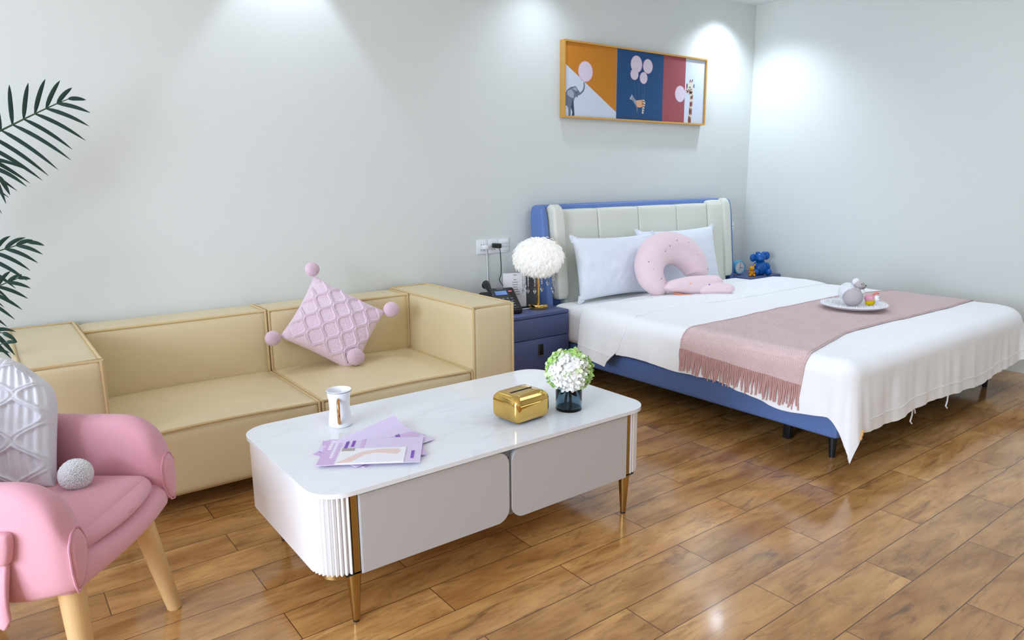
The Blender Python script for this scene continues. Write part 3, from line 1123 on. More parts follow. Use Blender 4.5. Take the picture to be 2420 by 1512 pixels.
# ================================================================== potted palm
pp = thing('potted_palm', 'dark green palm with long feathery fronds standing left of the sofa', 'plant', (-0.42, 3.16, 0))
obj('pot', lathe([(0, 0), (0.13, 0), (0.165, 0.30), (0.172, 0.32), (0.160, 0.32), (0.150, 0.28), (0, 0.28)], 36), mat('charcoal_pot', rgb(48, 48, 56), 0.5), pp, world=False)
obj('soil', lathe([(0, 0.285), (0.151, 0.285)], 30), mat('dark_soil', rgb(40, 30, 24), 0.95), pp, world=False)
for k in range(4):
    a = k * 1.6
    obj('trunk', tube([(0.03 * math.cos(a), 0.03 * math.sin(a), 0.26), (0.05 * math.cos(a), 0.05 * math.sin(a), 0.55), (0.06 * math.cos(a), 0.06 * math.sin(a), 0.85)], [0.016, 0.013, 0.010], 10), LEAF_STEM, pp, world=False)


def frond(pts, n, lmax, wl, seed, droop=0.35, start=0.15, tipup=0.0, side_dir=None):
    """rachis through pts (room coordinates); leaflets in its plane, drooping"""
    rnd = random.Random(seed)
    P = [Vector(p) for p in pts]

    def at(t):
        m = len(P) - 1
        x = t * m
        i = min(int(x), m - 1)
        f = x - i
        p0, p1, p2, p3 = P[max(i - 1, 0)], P[i], P[i + 1], P[min(i + 2, m)]
        return 0.5 * ((2 * p1) + (-p0 + p2) * f + (2 * p0 - 5 * p1 + 4 * p2 - p3) * f * f + (-p0 + 3 * p1 - 3 * p2 + p3) * f ** 3)
    smp = [at(k / 80) for k in range(81)]
    cum = [0.0]
    for a_, b_ in zip(smp, smp[1:]):
        cum.append(cum[-1] + (b_ - a_).length)

    def arc(x):
        x *= cum[-1]
        for k in range(80):
            if cum[k + 1] >= x:
                return (k + (x - cum[k]) / max(1e-6, cum[k + 1] - cum[k])) / 80
        return 1.0
    fr = obj('frond', tube([at(k / 24) for k in range(25)], [0.0055 - 0.004 * k / 24 for k in range(25)], 8), LEAF_STEM, pp)
    bm = bmesh.new()
    out = Vector((0.35, -0.93, 0.1)).normalized()      # the frond's face
    for k in range(n):
        t = start + (1 - start) * k / (n - 1)
        t0, t = t, arc(t)
        c = at(t)
        tg = (at(min(1, t + 0.02)) - at(max(0, t - 0.02))).normalized()
        sd = tg.cross(out).normalized()
        for s in (1, -1):
            if t > 0.985 and s < 0:
                continue
            open_ = 0.95 - 0.75 * max(0, (t - 0.55) / 0.45)
            d = (tg * (1.0 - 0.55 * open_) + sd * s * open_ + out * rnd.uniform(-0.12, 0.2)).normalized()
            ln = lmax * (0.55 + 0.45 * math.sin(PI * min(1, 0.25 + 0.7 * t))) * rnd.uniform(0.9, 1.08) * (1 - 0.5 * max(0, (t - 0.7) / 0.3))
            wv = sd.cross(d)
            face = (out - d * out.dot(d)).normalized()
            wdir = d.cross(face).normalized()
            seg = 7
            L_, M_, R_ = [], [], []
            for j in range(seg + 1):
                x = j / seg
                p = c + d * ln * x + Vector((0.05, 0, -1)) * droop * ln * x * x 
                hw = wl * 0.40 * min(1.0, 0.35 + 3.5 * x) * (1 - x ** 5)
                hw = max(hw, 0.0006)
                L_.append(bm.verts.new(p + wdir * hw))
                M_.append(bm.verts.new(p + face * hw * 0.35))
                R_.append(bm.verts.new(p - wdir * hw))
            for j in range(seg):
                bm.faces.new((L_[j], L_[j + 1], M_[j + 1], M_[j]))
                bm.faces.new((M_[j], M_[j + 1], R_[j + 1], R_[j]))
    obj('leaflets', bm, LEAF, fr, sharp=180)
    return fr


frond([(-0.38, 3.17, 0.85), (-0.20, 3.20, 1.15), (0.0, 3.23, 1.33), (0.16, 3.25, 1.43), (0.285, 3.25, 1.50), (0.345, 3.25, 1.530)], 19, 0.19, 0.020, 1, 0.22, 0.25)
frond([(-0.38, 3.14, 0.8), (-0.30, 3.13, 1.05), (-0.14, 3.15, 1.24), (-0.02, 3.16, 1.31), (0.055, 3.16, 1.285), (0.09, 3.16, 1.245)], 16, 0.17, 0.020, 2, 0.45, 0.25)
frond([(-0.38, 3.12, 0.6), (-0.26, 3.13, 0.78), (-0.10, 3.17, 0.90), (0.03, 3.20, 0.965), (0.15, 3.22, 1.000)], 15, 0.155, 0.019, 3, 0.35, 0.25)
frond([(-0.38, 3.05, 0.5), (-0.26, 3.03, 0.68), (-0.10, 3.05, 0.80), (0.02, 3.06, 0.855), (0.10, 3.07, 0.885)], 15, 0.13, 0.017, 4, 0.30, 0.25)
frond([(-0.38, 3.0, 0.4), (-0.26, 2.96, 0.58), (-0.14, 2.95, 0.69), (-0.03, 2.95, 0.725), (0.03, 2.95, 0.715)], 14, 0.13, 0.019, 5, 0.5, 0.25)
frond([(-0.38, 3.0, 0.35), (-0.28, 2.96, 0.48), (-0.15, 2.92, 0.60), (-0.05, 2.90, 0.66), (0.035, 2.90, 0.690)], 9, 0.10, 0.016, 6, 0.2, 0.3)
frond([(-0.38, 2.98, 0.3), (-0.30, 2.9, 0.44), (-0.18, 2.85, 0.54), (-0.08, 2.82, 0.56)], 12, 0.12, 0.018, 7, 0.4, 0.2)

# ================================================================== bed
BX0, BX1, BY0 = 2.825, 4.655, 1.455
bed = thing('bed', 'wide bed with slate blue frame and tall cream padded headboard', 'bed', (3.74, 2.5, 0))
for x0, x1 in ((BX0, BX0 + 0.06), (BX1 - 0.06, BX1)):
    obj('side_rail', puffy((x0, BY0 + 0.01, 0.108), (x1, 3.42, 0.224), 0.014, (0.003, 0, 0)), BLUE_LEA, bed)
obj('foot_rail', puffy((BX0, BY0, 0.108), (BX1, BY0 + 0.06, 0.224), 0.014), BLUE_LEA, bed)
obj('slat_base', box((BX0 + 0.05, BY0 + 0.05, 0.16), (BX1 - 0.05, 3.42, 0.222)), mat('dark_slats', rgb(40, 36, 34), 0.8), bed, smooth=False)
for x, y, s in ((2.892, 1.505, 1), (4.588, 1.515, -1), (2.92, 3.36, 1), (4.56, 3.36, -1)):
    obj('leg', tube([(x, y, 0), (x + s * 0.006, y + 0.006, 0.115)], [0.0125, 0.021], 18), BLACK, bed)
for x in (2.954, 4.52):
    obj('support_leg', box((x - 0.018, 1.74, 0.0), (x + 0.018, 1.776, 0.165), 0.004), BLACK, bed)
# headboard: reclined, blue shell with wings, cream tufted panels in front
HX0, HX1, HZ0, HZ1 = 2.80, 4.685, 0.10, 1.052


def rec(x, off, z):
    """point on the reclined headboard: off = distance in front of its back plane"""
    return Vector((x, 3.515 - 0.105 * (1 - (z / 1.05)) - off, z))


def rec_map(bm):
    for v in bm.verts:
        v.co = rec(v.co.x, v.co.y, v.co.z)
    return bm


obj('headboard_shell', rec_map(puffy((HX0 + 0.005, 0.0, HZ0), (HX1 - 0.005, 0.055, HZ1), 0.02, (0, 0, 0.003))), BLUE_LEA, bed)
for sgn, hx in ((1, HX0), (-1, HX1)):
    # wing: an angled pad at each end, coming forward
    def wing(a0, a1, t0, t1, z0, z1, peak):
        t = puffy((-0.5, -0.5, 0), (0.5, 0.5, 1), 0.16, (0, 0, 0), 10)
        for v in t.verts:
            u, w_, z = v.co.x + 0.5, v.co.y + 0.5, v.co.z
            x = a0 + (a1 - a0) * u
            f = t0 + (t1 - t0) * w_
            zz = z0 + (z1 - z0) * z + peak * z * (1 - abs(2 * w_ - 1))
            v.co = rec(hx + sgn * (x + 0.10 * (f - 0.05)), f, zz)
        return t
    obj('headboard_wing', wing(-0.012, 0.035, 0.0, 0.115, HZ0, HZ1 - 0.02, 0.025), BLUE_LEA, bed)
    obj('wing_cushion', wing(0.050, 0.135, 0.062, 0.155, 0.47, HZ1 - 0.022, 0.03), CREAM_LEA, bed)
xs = [2.945, 3.275, 3.66, 4.055, 4.40]
for x0, x1 in zip(xs, xs[1:]):
    obj('headboard_cushion', rec_map(puffy((x0, 0.045, 0.42), (x1, 0.105, HZ1 - 0.032), 0.015, (0.0, 0.012, 0.003), 18, power=0.5)), CREAM_LEA, bed)
obj('headboard_cushion', rec_map(puffy((4.402, 0.050, 0.41), (4.585, 0.125, HZ1 - 0.018), 0.028, (0.0, 0.012, 0.01), 14, power=0.6)), CREAM_LEA, bed)
obj('headboard_ledge', box((BX0 + 0.03, 3.33, 0.25), (BX1 - 0.03, 3.42, 0.425), 0.015), BLUE_LEA, bed)

mt = thing('mattress', 'mattress in a white fitted sheet on the slate blue bed frame', 'mattress', (3.74, 2.45, 0.225))
obj('fitted_sheet', puffy((2.792, 1.50, 0.227), (4.652, 3.318, 0.455), 0.055, (0.004, 0, 0.008), 26), LINEN, mt)

# ---- duvet: cloth laid over the mattress and hanging down three sides
DX0, DX1, DY0, DR, DZ = 2.795, 4.685, 1.435, 0.075, 0.476


def interp(tab, x):
    if x <= tab[0][0]:
        return tab[0][1]
    for (a, fa), (b, fb) in zip(tab, tab[1:]):
        if x <= b:
            k = (x - a) / (b - a)
            k = k * k * (3 - 2 * k)
            return fa + (fb - fa) * k
    return tab[-1][1]


def drape(xf, yf, off):
    rho = 0.17 if xf > 3.7 else 0.015                # the far foot corner is worn rounder than the near one
    qx = max(DX0 + rho, min(DX1 - rho, xf))
    qy = max(yf, DY0 + rho)
    o = Vector((xf - qx, yf - qy, 0))
    L_ = o.length - rho
    d = o / o.length if o.length > 1e-9 else Vector((0, -1, 0))
    if L_ > 0:
        px, py = qx + d.x * rho, qy + d.y * rho
    else:
        px, py = xf, yf
    z = DZ + 0.004 * noise.noise(Vector((px * 2.6, py * 2.6, 0.3))) + 0.0032 * noise.noise(Vector((px * 8, py * 13, 1.3)))
    if L_ < 1e-7:
        return Vector((px, py, z + off))
    th0 = min(L_ / DR, 1.44)
    hx_, dn = DR * math.sin(th0), DR * (1 - math.cos(th0))
    rest = max(0.0, L_ - DR * th0)
    # outward flare: more on the window side foot corner and on the far foot corner
    diag = min(1.0, 2.2 * min(abs(d.x), abs(d.y)))
    right = 1.0 if xf > 3.7 else 0.25
    hx_ += rest * (0.09 + 0.42 * diag * right)
    dn += rest * (0.985 - 0.10 * diag * right)
    s = py if abs(d.x) > abs(d.y) else px
    fold = 0.017 * noise.noise(Vector((s * 7.0, 0.4 if abs(d.x) > abs(d.y) else 5.2, rest * 1.2))) + 0.008 * noise.noise(Vector((s * 22.0, 3.1, rest * 2.0)))
    hx_ += fold * min(1.0, rest / 0.12)
    n_ = Vector((d.x * math.sin(th0), d.y * math.sin(th0), math.cos(th0)))
    return Vector((px + d.x * hx_, py + d.y * hx_, z - dn)) + n_ * off


LEFT_HEM = [(1.0, 0.300), (1.44, 0.285), (1.66, 0.300), (1.86, 0.268), (2.0, 0.250), (2.26, 0.262), (2.49, 0.245), (2.63, 0.250), (2.80, 0.28), (3.2, 0.28)]
RIGHT_HEM = [(1.0, 0.29), (1.5, 0.31), (3.2, 0.30)]
FRONT_HEM = [(2.5, 0.395), (2.80, 0.345), (3.07, 0.352), (3.27, 0.338), (3.56, 0.336), (3.8, 0.350), (3.97, 0.360), (4.14, 0.352), (4.24, 0.335), (4.45, 0.325), (4.60, 0.31), (4.70, 0.27), (5.0, 0.26)]
duvet = thing('duvet', 'white duvet draped over the bed with ties at its hem', 'duvet', (3.74, 2.1, 0.3))
YTOP = 2.66
NL, NTX, NF, NTY = 22, 100, 24, 80
bm = bmesh.new()
cols = [('L', 1 - k / NL) for k in range(NL)] + [('T', k / NTX) for k in range(NTX + 1)] + [('R', (k + 1) / NL) for k in range(NL)]
rows = [('F', 1 - k / NF) for k in range(NF)] + [('T', k / NTY) for k in range(NTY + 1)]
V = []
for ck, ct_ in cols:
    line = []
    for rk, rt in rows:
        xf0 = {'L': DX0, 'R': DX1}.get(ck, DX0 + (DX1 - DX0) * ct_)
        yf = DY0 - rt * interp(FRONT_HEM, xf0) if rk == 'F' else DY0 + (YTOP - DY0) * rt
        if ck == 'L':
            xf = DX0 - ct_ * interp(LEFT_HEM, yf)
        elif ck == 'R':
            xf = DX1 + ct_ * interp(RIGHT_HEM, yf)
        else:
            xf = xf0
        line.append(bm.verts.new(drape(xf, yf, 0.0)))
    V.append(line)
for i in range(len(cols) - 1):
    for j in range(len(rows) - 1):
        bm.faces.new((V[i][j], V[i + 1][j], V[i + 1][j + 1], V[i][j + 1]))
solidify(bm, 0.010)
dv = obj('duvet_cover', bm, LINEN, duvet, sharp=75)
# turned-back band near the pillows: a second layer with a hanging pointed end
NA, NB = 90, 22


def band(a, b):
    # a: from the hem tip over the top to the far side; b: from the pillow side towards the foot
    smin, smax = DX0 - 0.30, DX1 + 0.16
    xf = smin + (smax - smin) * a
    ol = max(0.0, DX0 - xf)
    y0 = 3.02 - 0.06 * min(1, ol / 0.05)
    y1 = interp([(0, 2.60), (0.02, 2.585), (0.10, 2.60), (0.18, 2.635), (0.30, 2.725)], ol) + (0.045 * math.exp(-((xf - 3.15) / 0.3) ** 2) if ol == 0 else 0)
    # the tip hangs a little lower on its foot side
    if ol > 0:
        xf = DX0 - ol * (1 + 0.10 * b)
    yf = y0 + (y1 - y0) * b
    puff = 0.001 + 0.010 * math.sin(PI * min(1, max(0, b))) ** 0.5
    return drape(xf, yf, 0.004 + puff + 0.0025 * noise.noise(Vector((xf * 5, yf * 11, 2))))


bb = grid(band, NA, NB)
solidify(bb, 0.006)
obj('turned_back_band', bb, LINEN, duvet, sharp=75)
bm = bmesh.new()
for k in range(0, 28):
    pass
# stitched hem line of the band and of the foot end
pts = [band(0.025 + 0.0001 * k, k / 14) + Vector((-0.0035, 0, 0.0)) for k in range(15)]
obj('hem_seam', tube(pts, 0.0012, 5), LINEN, duvet)
pts = []
for k in range(61):
    x = 2.86 + (4.62 - 2.86) * k / 60
    pts.append(drape(x, DY0 - interp(FRONT_HEM, x) + 0.055, 0.0022))
obj('hem_seam', tube(pts, 0.0009, 5), LINEN, duvet)
# narrow tape ties under the foot hem, each a pair of ends
for tx, ln, two in ((3.27, 0.075, True), (3.61, 0.070, False)):
    c = drape(tx, DY0 - interp(FRONT_HEM, tx) + 0.004, -0.005)
    bm = tube([c, c + Vector((0.010, 0.004, -ln * 0.5)), c + Vector((-0.012, 0.0, -ln * 0.8)), c + Vector((0.008, 0, -ln))], 0.0035, 6)
    if two:
        add_tube(bm, [c, c + Vector((0.022, 0, -0.012)), c + Vector((0.030, 0, -0.030))], 0.003, 6)
    obj('tie', bm, LINEN, duvet)
# small orange embroidery at the hanging corner
bm = bmesh.new()
for k in range(3):
    c = drape(DX0 - 0.055 - 0.030 * (2 - k), DY0 - 0.335 + 0.004 * k, 0.0035)
    add_ball(bm, c, (0.006, 0.005, 0.010), 8)
obj('embroidery', bm, mat('orange_thread', rgb(226, 178, 120), 0.8), duvet, label='orange embroidered marks on the hanging corner')

# ---- bed runner with fringe
runner = thing('bed_runner', 'blush pink waffle knit throw laid across the white bed with a fringe', 'throw', (3.74, 1.95, 0.4))
RO = 0.0075
yA = lambda xf: 2.225 + 0.030 * max(0, min(1, (xf - 2.8) / 1.5)) - 0.12 * max(0, (xf - 4.3) / 0.4)
yB = lambda xf: 1.575 + 0.095 * max(0, min(1, (xf - 2.75) / 0.5)) + 0.01 * math.sin(xf * 4)


def run_pt(a, b):
    ol = 0.142 - 0.004 + 0.036 * b
    x0, x1 = DX0 - ol, DX1 + 0.20
    xf = x0 + (x1 - x0) * a
    yf = yA(xf) + (yB(xf) - yA(xf)) * b
    return drape(xf, yf, RO + 0.0012 * noise.noise(Vector((xf * 9, yf * 9, 4))))


bm = grid(run_pt, 150, 44)
solidify(bm, 0.004)
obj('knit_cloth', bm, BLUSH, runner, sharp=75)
bm = bmesh.new()
for b in (0.012, 0.985):
    add_tube(bm, [run_pt(k / 120, b) + Vector((0, 0, 0.0015)) for k in range(121)], 0.003, 6)
obj('selvedge', bm, BLUSH, runner)
rnd = random.Random(9)
NT = 74
for k in range(NT):
    b = (k + 0.5) / NT
    base = run_pt(0.0, b)
    ln = 0.105 + rnd.uniform(-0.014, 0.010)
    sx_, sy_ = rnd.uniform(-0.003, 0.003), rnd.uniform(-0.010, 0.010)
    pts, rad = [], []
    for j in range(7):
        t = j / 6
        pts.append(base + Vector((-0.0045 - 0.007 * t + sx_ * t, sy_ * t * t + 0.0015 * math.sin(t * 7 + k), 0.004 - ln * t)))
        rad.append(0.0037 * (1 - 0.25 * t))
    obj('tassel', tube(pts, rad, 6), BLUSH_FRINGE, runner)


# ---- pillows
def bed_pillow(label, o, xd, upd, w_, h_, t_, seed):
    t = thing('pillow', label, 'pillow', tuple(o), 0, 'white bed pillows')
    mx = frame_matrix(o, xd, upd)
    bm = pillow_grid(w_, h_, t_, 60, power=0.40, pinch=0.075, disp=lambda u, v: 0.006 * noise.noise(Vector((u * 3 + seed, v * 3, 1))) + 0.003 * noise.noise(Vector((u * 9, v * 5 + seed, 4))))
    bm.transform(mx)
    p = obj('pillowcase', bm, PILLOWCASE, t, sharp=180)
    # pinched corner flaps of the case
    for u, v in ((-1, -1), (-1, 1), (1, 1), (1, -1)):
        bm = bmesh.new()
        c = Vector((u * w_ / 2, v * h_ / 2, 0))
        q = [c + Vector((-u * 0.040, v * 0.001, 0.003)), c + Vector((u * 0.006, v * 0.018, 0.003)), c + Vector((u * 0.016, v * 0.006, 0.002)), c + Vector((0, -v * 0.034, 0.003)), c + Vector((-u * 0.03, -v * 0.028, 0.004))]
        A = [bm.verts.new(mx @ x) for x in q]
        B = [bm.verts.new(mx @ (x - Vector((0, 0, 0.006)))) for x in q]
        bm.faces.new(A); bm.faces.new(list(reversed(B)))
        for i in range(5):
            bm.faces.new((A[i], A[(i + 1) % 5], B[(i + 1) % 5], B[i]))
        obj('case_flap', bm, PILLOWCASE, p)
    return t


up_ = Vector((0.0, 0.22, 0.975)).normalized()
bed_pillow('white pillow leaning on the headboard on the lamp side of the bed', Vector((3.275, 3.215, 0.66)), (1, 0.0, -0.015), up_, 0.73, 0.395, 0.15, 0.0)
bed_pillow('white pillow behind the pink nursing pillow on the clock side of the bed', Vector((3.945, 3.265, 0.665)), (1, 0.0, 0.0), up_, 0.80, 0.40, 0.15, 7.0)

# ---- nursing pillow
npil = thing('nursing_pillow', 'pale pink horseshoe nursing pillow standing on the bed', 'pillow', (3.56, 3.0, 0.48))


def arch_pt(x, z, dy=0.0):
    return Vector((x, 2.965 + (z - 0.48) * 0.27 + dy, z))


ctrl = [(3.475, 0.512), (3.40, 0.545), (3.352, 0.605), (3.355, 0.675), (3.41, 0.735), (3.50, 0.765), (3.60, 0.762), (3.70, 0.725), (3.765, 0.665), (3.79, 0.60), (3.785, 0.555)]
rads = [0.040, 0.072, 0.094, 0.104, 0.107, 0.106, 0.106, 0.106, 0.102, 0.092, 0.070]
P = [Vector((a, 0, b)) for a, b in ctrl]
pts, rr = [], []
M_ = len(P) - 1
for k in range(61):
    x = k / 60 * M_
    i = min(int(x), M_ - 1)
    f = x - i
    p0, p1, p2, p3 = P[max(i - 1, 0)], P[i], P[i + 1], P[min(i + 2, M_)]
    q = 0.5 * ((2 * p1) + (-p0 + p2) * f + (2 * p0 - 5 * p1 + 4 * p2 - p3) * f * f + (-p0 + 3 * p1 - 3 * p2 + p3) * f ** 3)
    pts.append(arch_pt(q.x, q.z))
    r = rads[i] + (rads[min(i + 1, M_)] - rads[i]) * f
    e = min(1.0, k / 5, (60 - k) / 5)
    rr.append(max(0.004, r * math.sqrt(max(0.0, 1 - (1 - e) ** 2))))
bm = tube(pts, rr, 32)
for v in bm.verts:
    ym = 2.965 + (v.co.z - 0.48) * 0.27
    v.co.y = ym + (v.co.y - ym) * 0.82
    v.co += v.co.normalized() * 0.004 * noise.noise(v.co * 9)
horse = obj('horseshoe', bm, PALE_PINK, npil, sharp=180)
rnd = random.Random(4)
bm = bmesh.new()
nrm_ = Vector((0, -0.965, 0.26))
for x, z in ((3.285, 0.69), (3.30, 0.64), (3.42, 0.74), (3.73, 0.70), (3.66, 0.78), (3.55, 0.80), (3.82, 0.60), (3.36, 0.58), (3.47, 0.77)):
    best = min(range(61), key=lambda k: (pts[k].x - x) ** 2 + (pts[k].z - z) ** 2)
    d = Vector((x - pts[best].x, 0, z - pts[best].z))
    h_ = math.sqrt(max(0.0, rr[best] ** 2 - d.length ** 2)) if d.length < rr[best] else 0
    add_ball(bm, arch_pt(x, z) + nrm_ * (h_ * 0.86 + 0.0005), (0.0035, 0.0012, 0.0045), 8, rnd.randrange(2))
obj('printed_motif', bm, [mat('print_plum', rgb(120, 100, 150), 0.8), mat('print_rose', rgb(226, 170, 178), 0.8)], horse, label='tiny printed animal motifs')
bm = puffy((-0.205, -0.055, -0.045), (0.205, 0.055, 0.045), 0.042, (0.012, 0.0, 0.010), 14)
for v in bm.verts:
    u = v.co.x / 0.205
    v.co.z *= 1.0 + 0.15 * u
    v.co.z -= 0.018 * max(0, -u) ** 2 - 0.0
    if v.co.z < 0:
        v.co.z *= 1 - 0.5 * max(0, -u - 0.2)
bm.transform(frame_matrix((3.600, 2.870, 0.543), (0.90, -0.30, -0.02), (0.0, 0.94, -0.30)))
obj('waist_band', bm, PALE_PINK, npil, sharp=180)
bm = bmesh.new()
add_ball(bm, (3.535, 2.838, 0.560), (0.011, 0.006, 0.009), 10, 0)
add_ball(bm, (3.665, 2.790, 0.545), (0.009, 0.006, 0.006), 10, 1)
obj('printed_motif', bm, [mat('print_coral', rgb(246, 196, 176), 0.8), mat('print_indigo', rgb(96, 84, 190), 0.8)], npil, label='coral and indigo printed motifs on the band')
bm = tube([(3.455, 2.900, 0.50), (3.480, 2.875, 0.496), (3.505, 2.85, 0.4905), (3.54, 2.82, 0.4905)], 0.005, 6)
obj('tie_ribbon', bm, mat('orange_ribbon', rgb(236, 140, 96), 0.7), npil, label='orange printed ribbon ties')

sp_ = thing('bolster', 'small pale pink sausage shaped pillow lying before the nursing pillow', 'pillow', (3.715, 2.780, 0.487), math.radians(-33))
bm = puffy((-0.112, -0.038, 0.0), (0.112, 0.038, 0.062), 0.030, (0.012, 0.004, 0.006), 12)
for v in bm.verts:
    v.co.z += 0.004 * noise.noise(v.co * 22)
obj('cover', bm, PALE_PINK, sp_, world=False, sharp=180)

# ---- fluffy plate with two knitted sheep
IR = -YAW                       # turn that puts local X along the picture's horizontal
pl = thing('plate', 'round white fluffy plate on the blush throw', 'plate', (3.875, 1.965, DZ + 0.0125), IR)
obj('dish', lathe([(0, 0.0), (0.10, 0.0), (0.150, 0.010), (0.176, 0.024), (0.174, 0.027), (0.148, 0.016), (0.10, 0.008), (0, 0.007)], 56), mat('pearl_white', rgb(232, 228, 232), 0.35), pl, world=False, sharp=60)
bm = bmesh.new()
rnd = random.Random(12)
for k in range(1500):
    r = 0.170 * math.sqrt(rnd.random())
    a = rnd.uniform(0, 2 * PI)
    c = Vector((r * math.cos(a), r * math.sin(a), 0.006 + 0.020 * (r / 0.170) ** 2.5))
    tip = c + Vector((rnd.uniform(-0.010, 0.010), rnd.uniform(-0.010, 0.010), rnd.uniform(0.008, 0.017)))
    s = Vector((rnd.uniform(-1, 1), rnd.uniform(-1, 1), 0)).normalized() * 0.0016
    s2 = Vector((-s.y, s.x, 0))
    q = [bm.verts.new(c + s), bm.verts.new(c - s * 0.5 + s2), bm.verts.new(c - s * 0.5 - s2), bm.verts.new(tip)]
    for f in ((0, 1, 3), (1, 2, 3), (2, 0, 3)):
        bm.faces.new([q[i] for i in f])
fur = obj('faux_fur', bm, FLUFF_WHITE, pl, world=False, smooth=False)
fur['kind'] = 'stuff'
PZ = DZ + 0.0125 + 0.012
GREY_YARN = mat('grey_crochet', rgb(206, 198, 198), 0.9, spec=0.1, bump=('wave_z', 160, 0.5))
GREY_FELT = mat('taupe_felt', rgb(200, 190, 190), 0.9, spec=0.1, bump=('voronoi', 300, 0.5))
MUZZLE = mat('grey_muzzle', rgb(170, 164, 162), 0.9, spec=0.1, bump=('voronoi', 300, 0.5))
EYE = mat('bead_black', rgb(10, 10, 12), 0.15)
c, s = math.cos(IR), math.sin(IR)


def on_plate(u, v):
    return (3.875 + c * u - s * v, 1.965 + s * u + c * v, PZ)


sheep = thing('sheep_toy', 'grey and white crocheted sheep sitting on the fluffy plate', 'toy', on_plate(-0.018, -0.01), IR)
bm = ball((-0.002, -0.012, 0.052), (0.052, 0.050, 0.050), 40)
for v in bm.verts:
    d = (v.co - Vector((-0.002, -0.012, 0.052)))
    v.co += d.normalized() * 0.0022 * abs(math.sin(d.z * 330) * math.sin(math.atan2(d.y, d.x) * 22))
obj('grey_wool_body', bm, GREY_YARN, sheep, world=False, sharp=180)
obj('white_back', pompom((-0.012, 0.030, 0.078), 0.052, 41, 1500), FLUFF_WHITE, sheep, world=False, sharp=180)
hd = obj('head', ball((0.030, -0.006, 0.122), (0.024, 0.023, 0.023), 24), GREY_FELT, sheep, world=False, sharp=180)
obj('muzzle', ball((0.047, -0.014, 0.113), (0.017, 0.015, 0.016), 20), MUZZLE, hd, world=False, sharp=180)
obj('nose', ball((0.0605, -0.020, 0.118), (0.0048, 0.0045, 0.0045), 12), EYE, hd, world=False)
obj('mouth', tube([(0.037, -0.026, 0.104), (0.048, -0.0285, 0.106), (0.060, -0.022, 0.106)], 0.0012, 6), EYE, hd, world=False)
for x, y in ((0.034, -0.028), (0.046, -0.020)):
    obj('eye', ball((x, y, 0.127 if x < 0.04 else 0.129), 0.0026, 10), EYE, hd, world=False)
obj('white_cap', pompom((0.020, 0.008, 0.135), 0.022, 43, 700), FLUFF_WHITE, hd, world=False, sharp=180)
for x, y, r in ((0.014, -0.030, 0.5), (0.016, 0.030, 0.5)):
    obj('ear', ball((x, y, 0.098), (0.018, 0.006, 0.009), 16, Euler((0.2, 0.5, 0.1))), GREY_FELT, hd, world=False, sharp=180)
obj('white_bib', pompom((0.042, -0.012, 0.082), 0.020, 45, 700), FLUFF_WHITE, sheep, world=False, sharp=180)

lamb = thing('lamb_toy', 'small crocheted lamb in pink and yellow beside the grey sheep', 'toy', on_plate(0.083, -0.012), IR)
YEL = mat('yellow_yarn', rgb(232, 196, 30), 0.9, spec=0.1, bump=('voronoi', 350, 0.6))
PNK = mat('rose_yarn', rgb(240, 170, 184), 0.9, spec=0.1, bump=('voronoi', 350, 0.6))
CORAL = mat('coral_yarn', rgb(240, 132, 122), 0.9, spec=0.1)
obj('yellow_body', ball((0.0, 0, 0.022), (0.027, 0.022, 0.022), 24), YEL, lamb, world=False, sharp=180)
bm = ball((-0.006, -0.002, 0.045), (0.027, 0.022, 0.021), 24)
obj('pink_back', bm, PNK, lamb, world=False, sharp=180)
sp_pts = [(-0.006 + 0.002 + (0.003 + 0.0016 * k) * math.cos(k * 0.7), -0.0235 + 0.0004 * k, 0.046 + (0.003 + 0.0011 * k) * math.sin(k * 0.7)) for k in range(11)]
obj('swirl', tube(sp_pts, 0.0016, 6), mat('pale_rose_yarn', rgb(250, 214, 214), 0.9), lamb, world=False)
lh = obj('head', ball((0.032, -0.006, 0.044), (0.017, 0.015, 0.016), 20), FLUFF_WHITE, lamb, world=False, sharp=180)
for x, y in ((0.036, -0.0205), (0.046, -0.014)):
    obj('eye', ball((x, y, 0.049), 0.0022, 10), EYE, lh, world=False)
obj('coral_ears', tube([(0.012, -0.006, 0.062), (0.020, -0.008, 0.071), (0.032, -0.008, 0.075), (0.040, -0.006, 0.070)], [0.005, 0.006, 0.006, 0.004], 10), CORAL, lh, world=False, sharp=180)
obj('green_tuft', tube([(-0.002, -0.002, 0.063), (0.0, -0.002, 0.073)], [0.004, 0.002], 8), mat('green_yarn', rgb(168, 214, 130), 0.9), lamb, world=False)

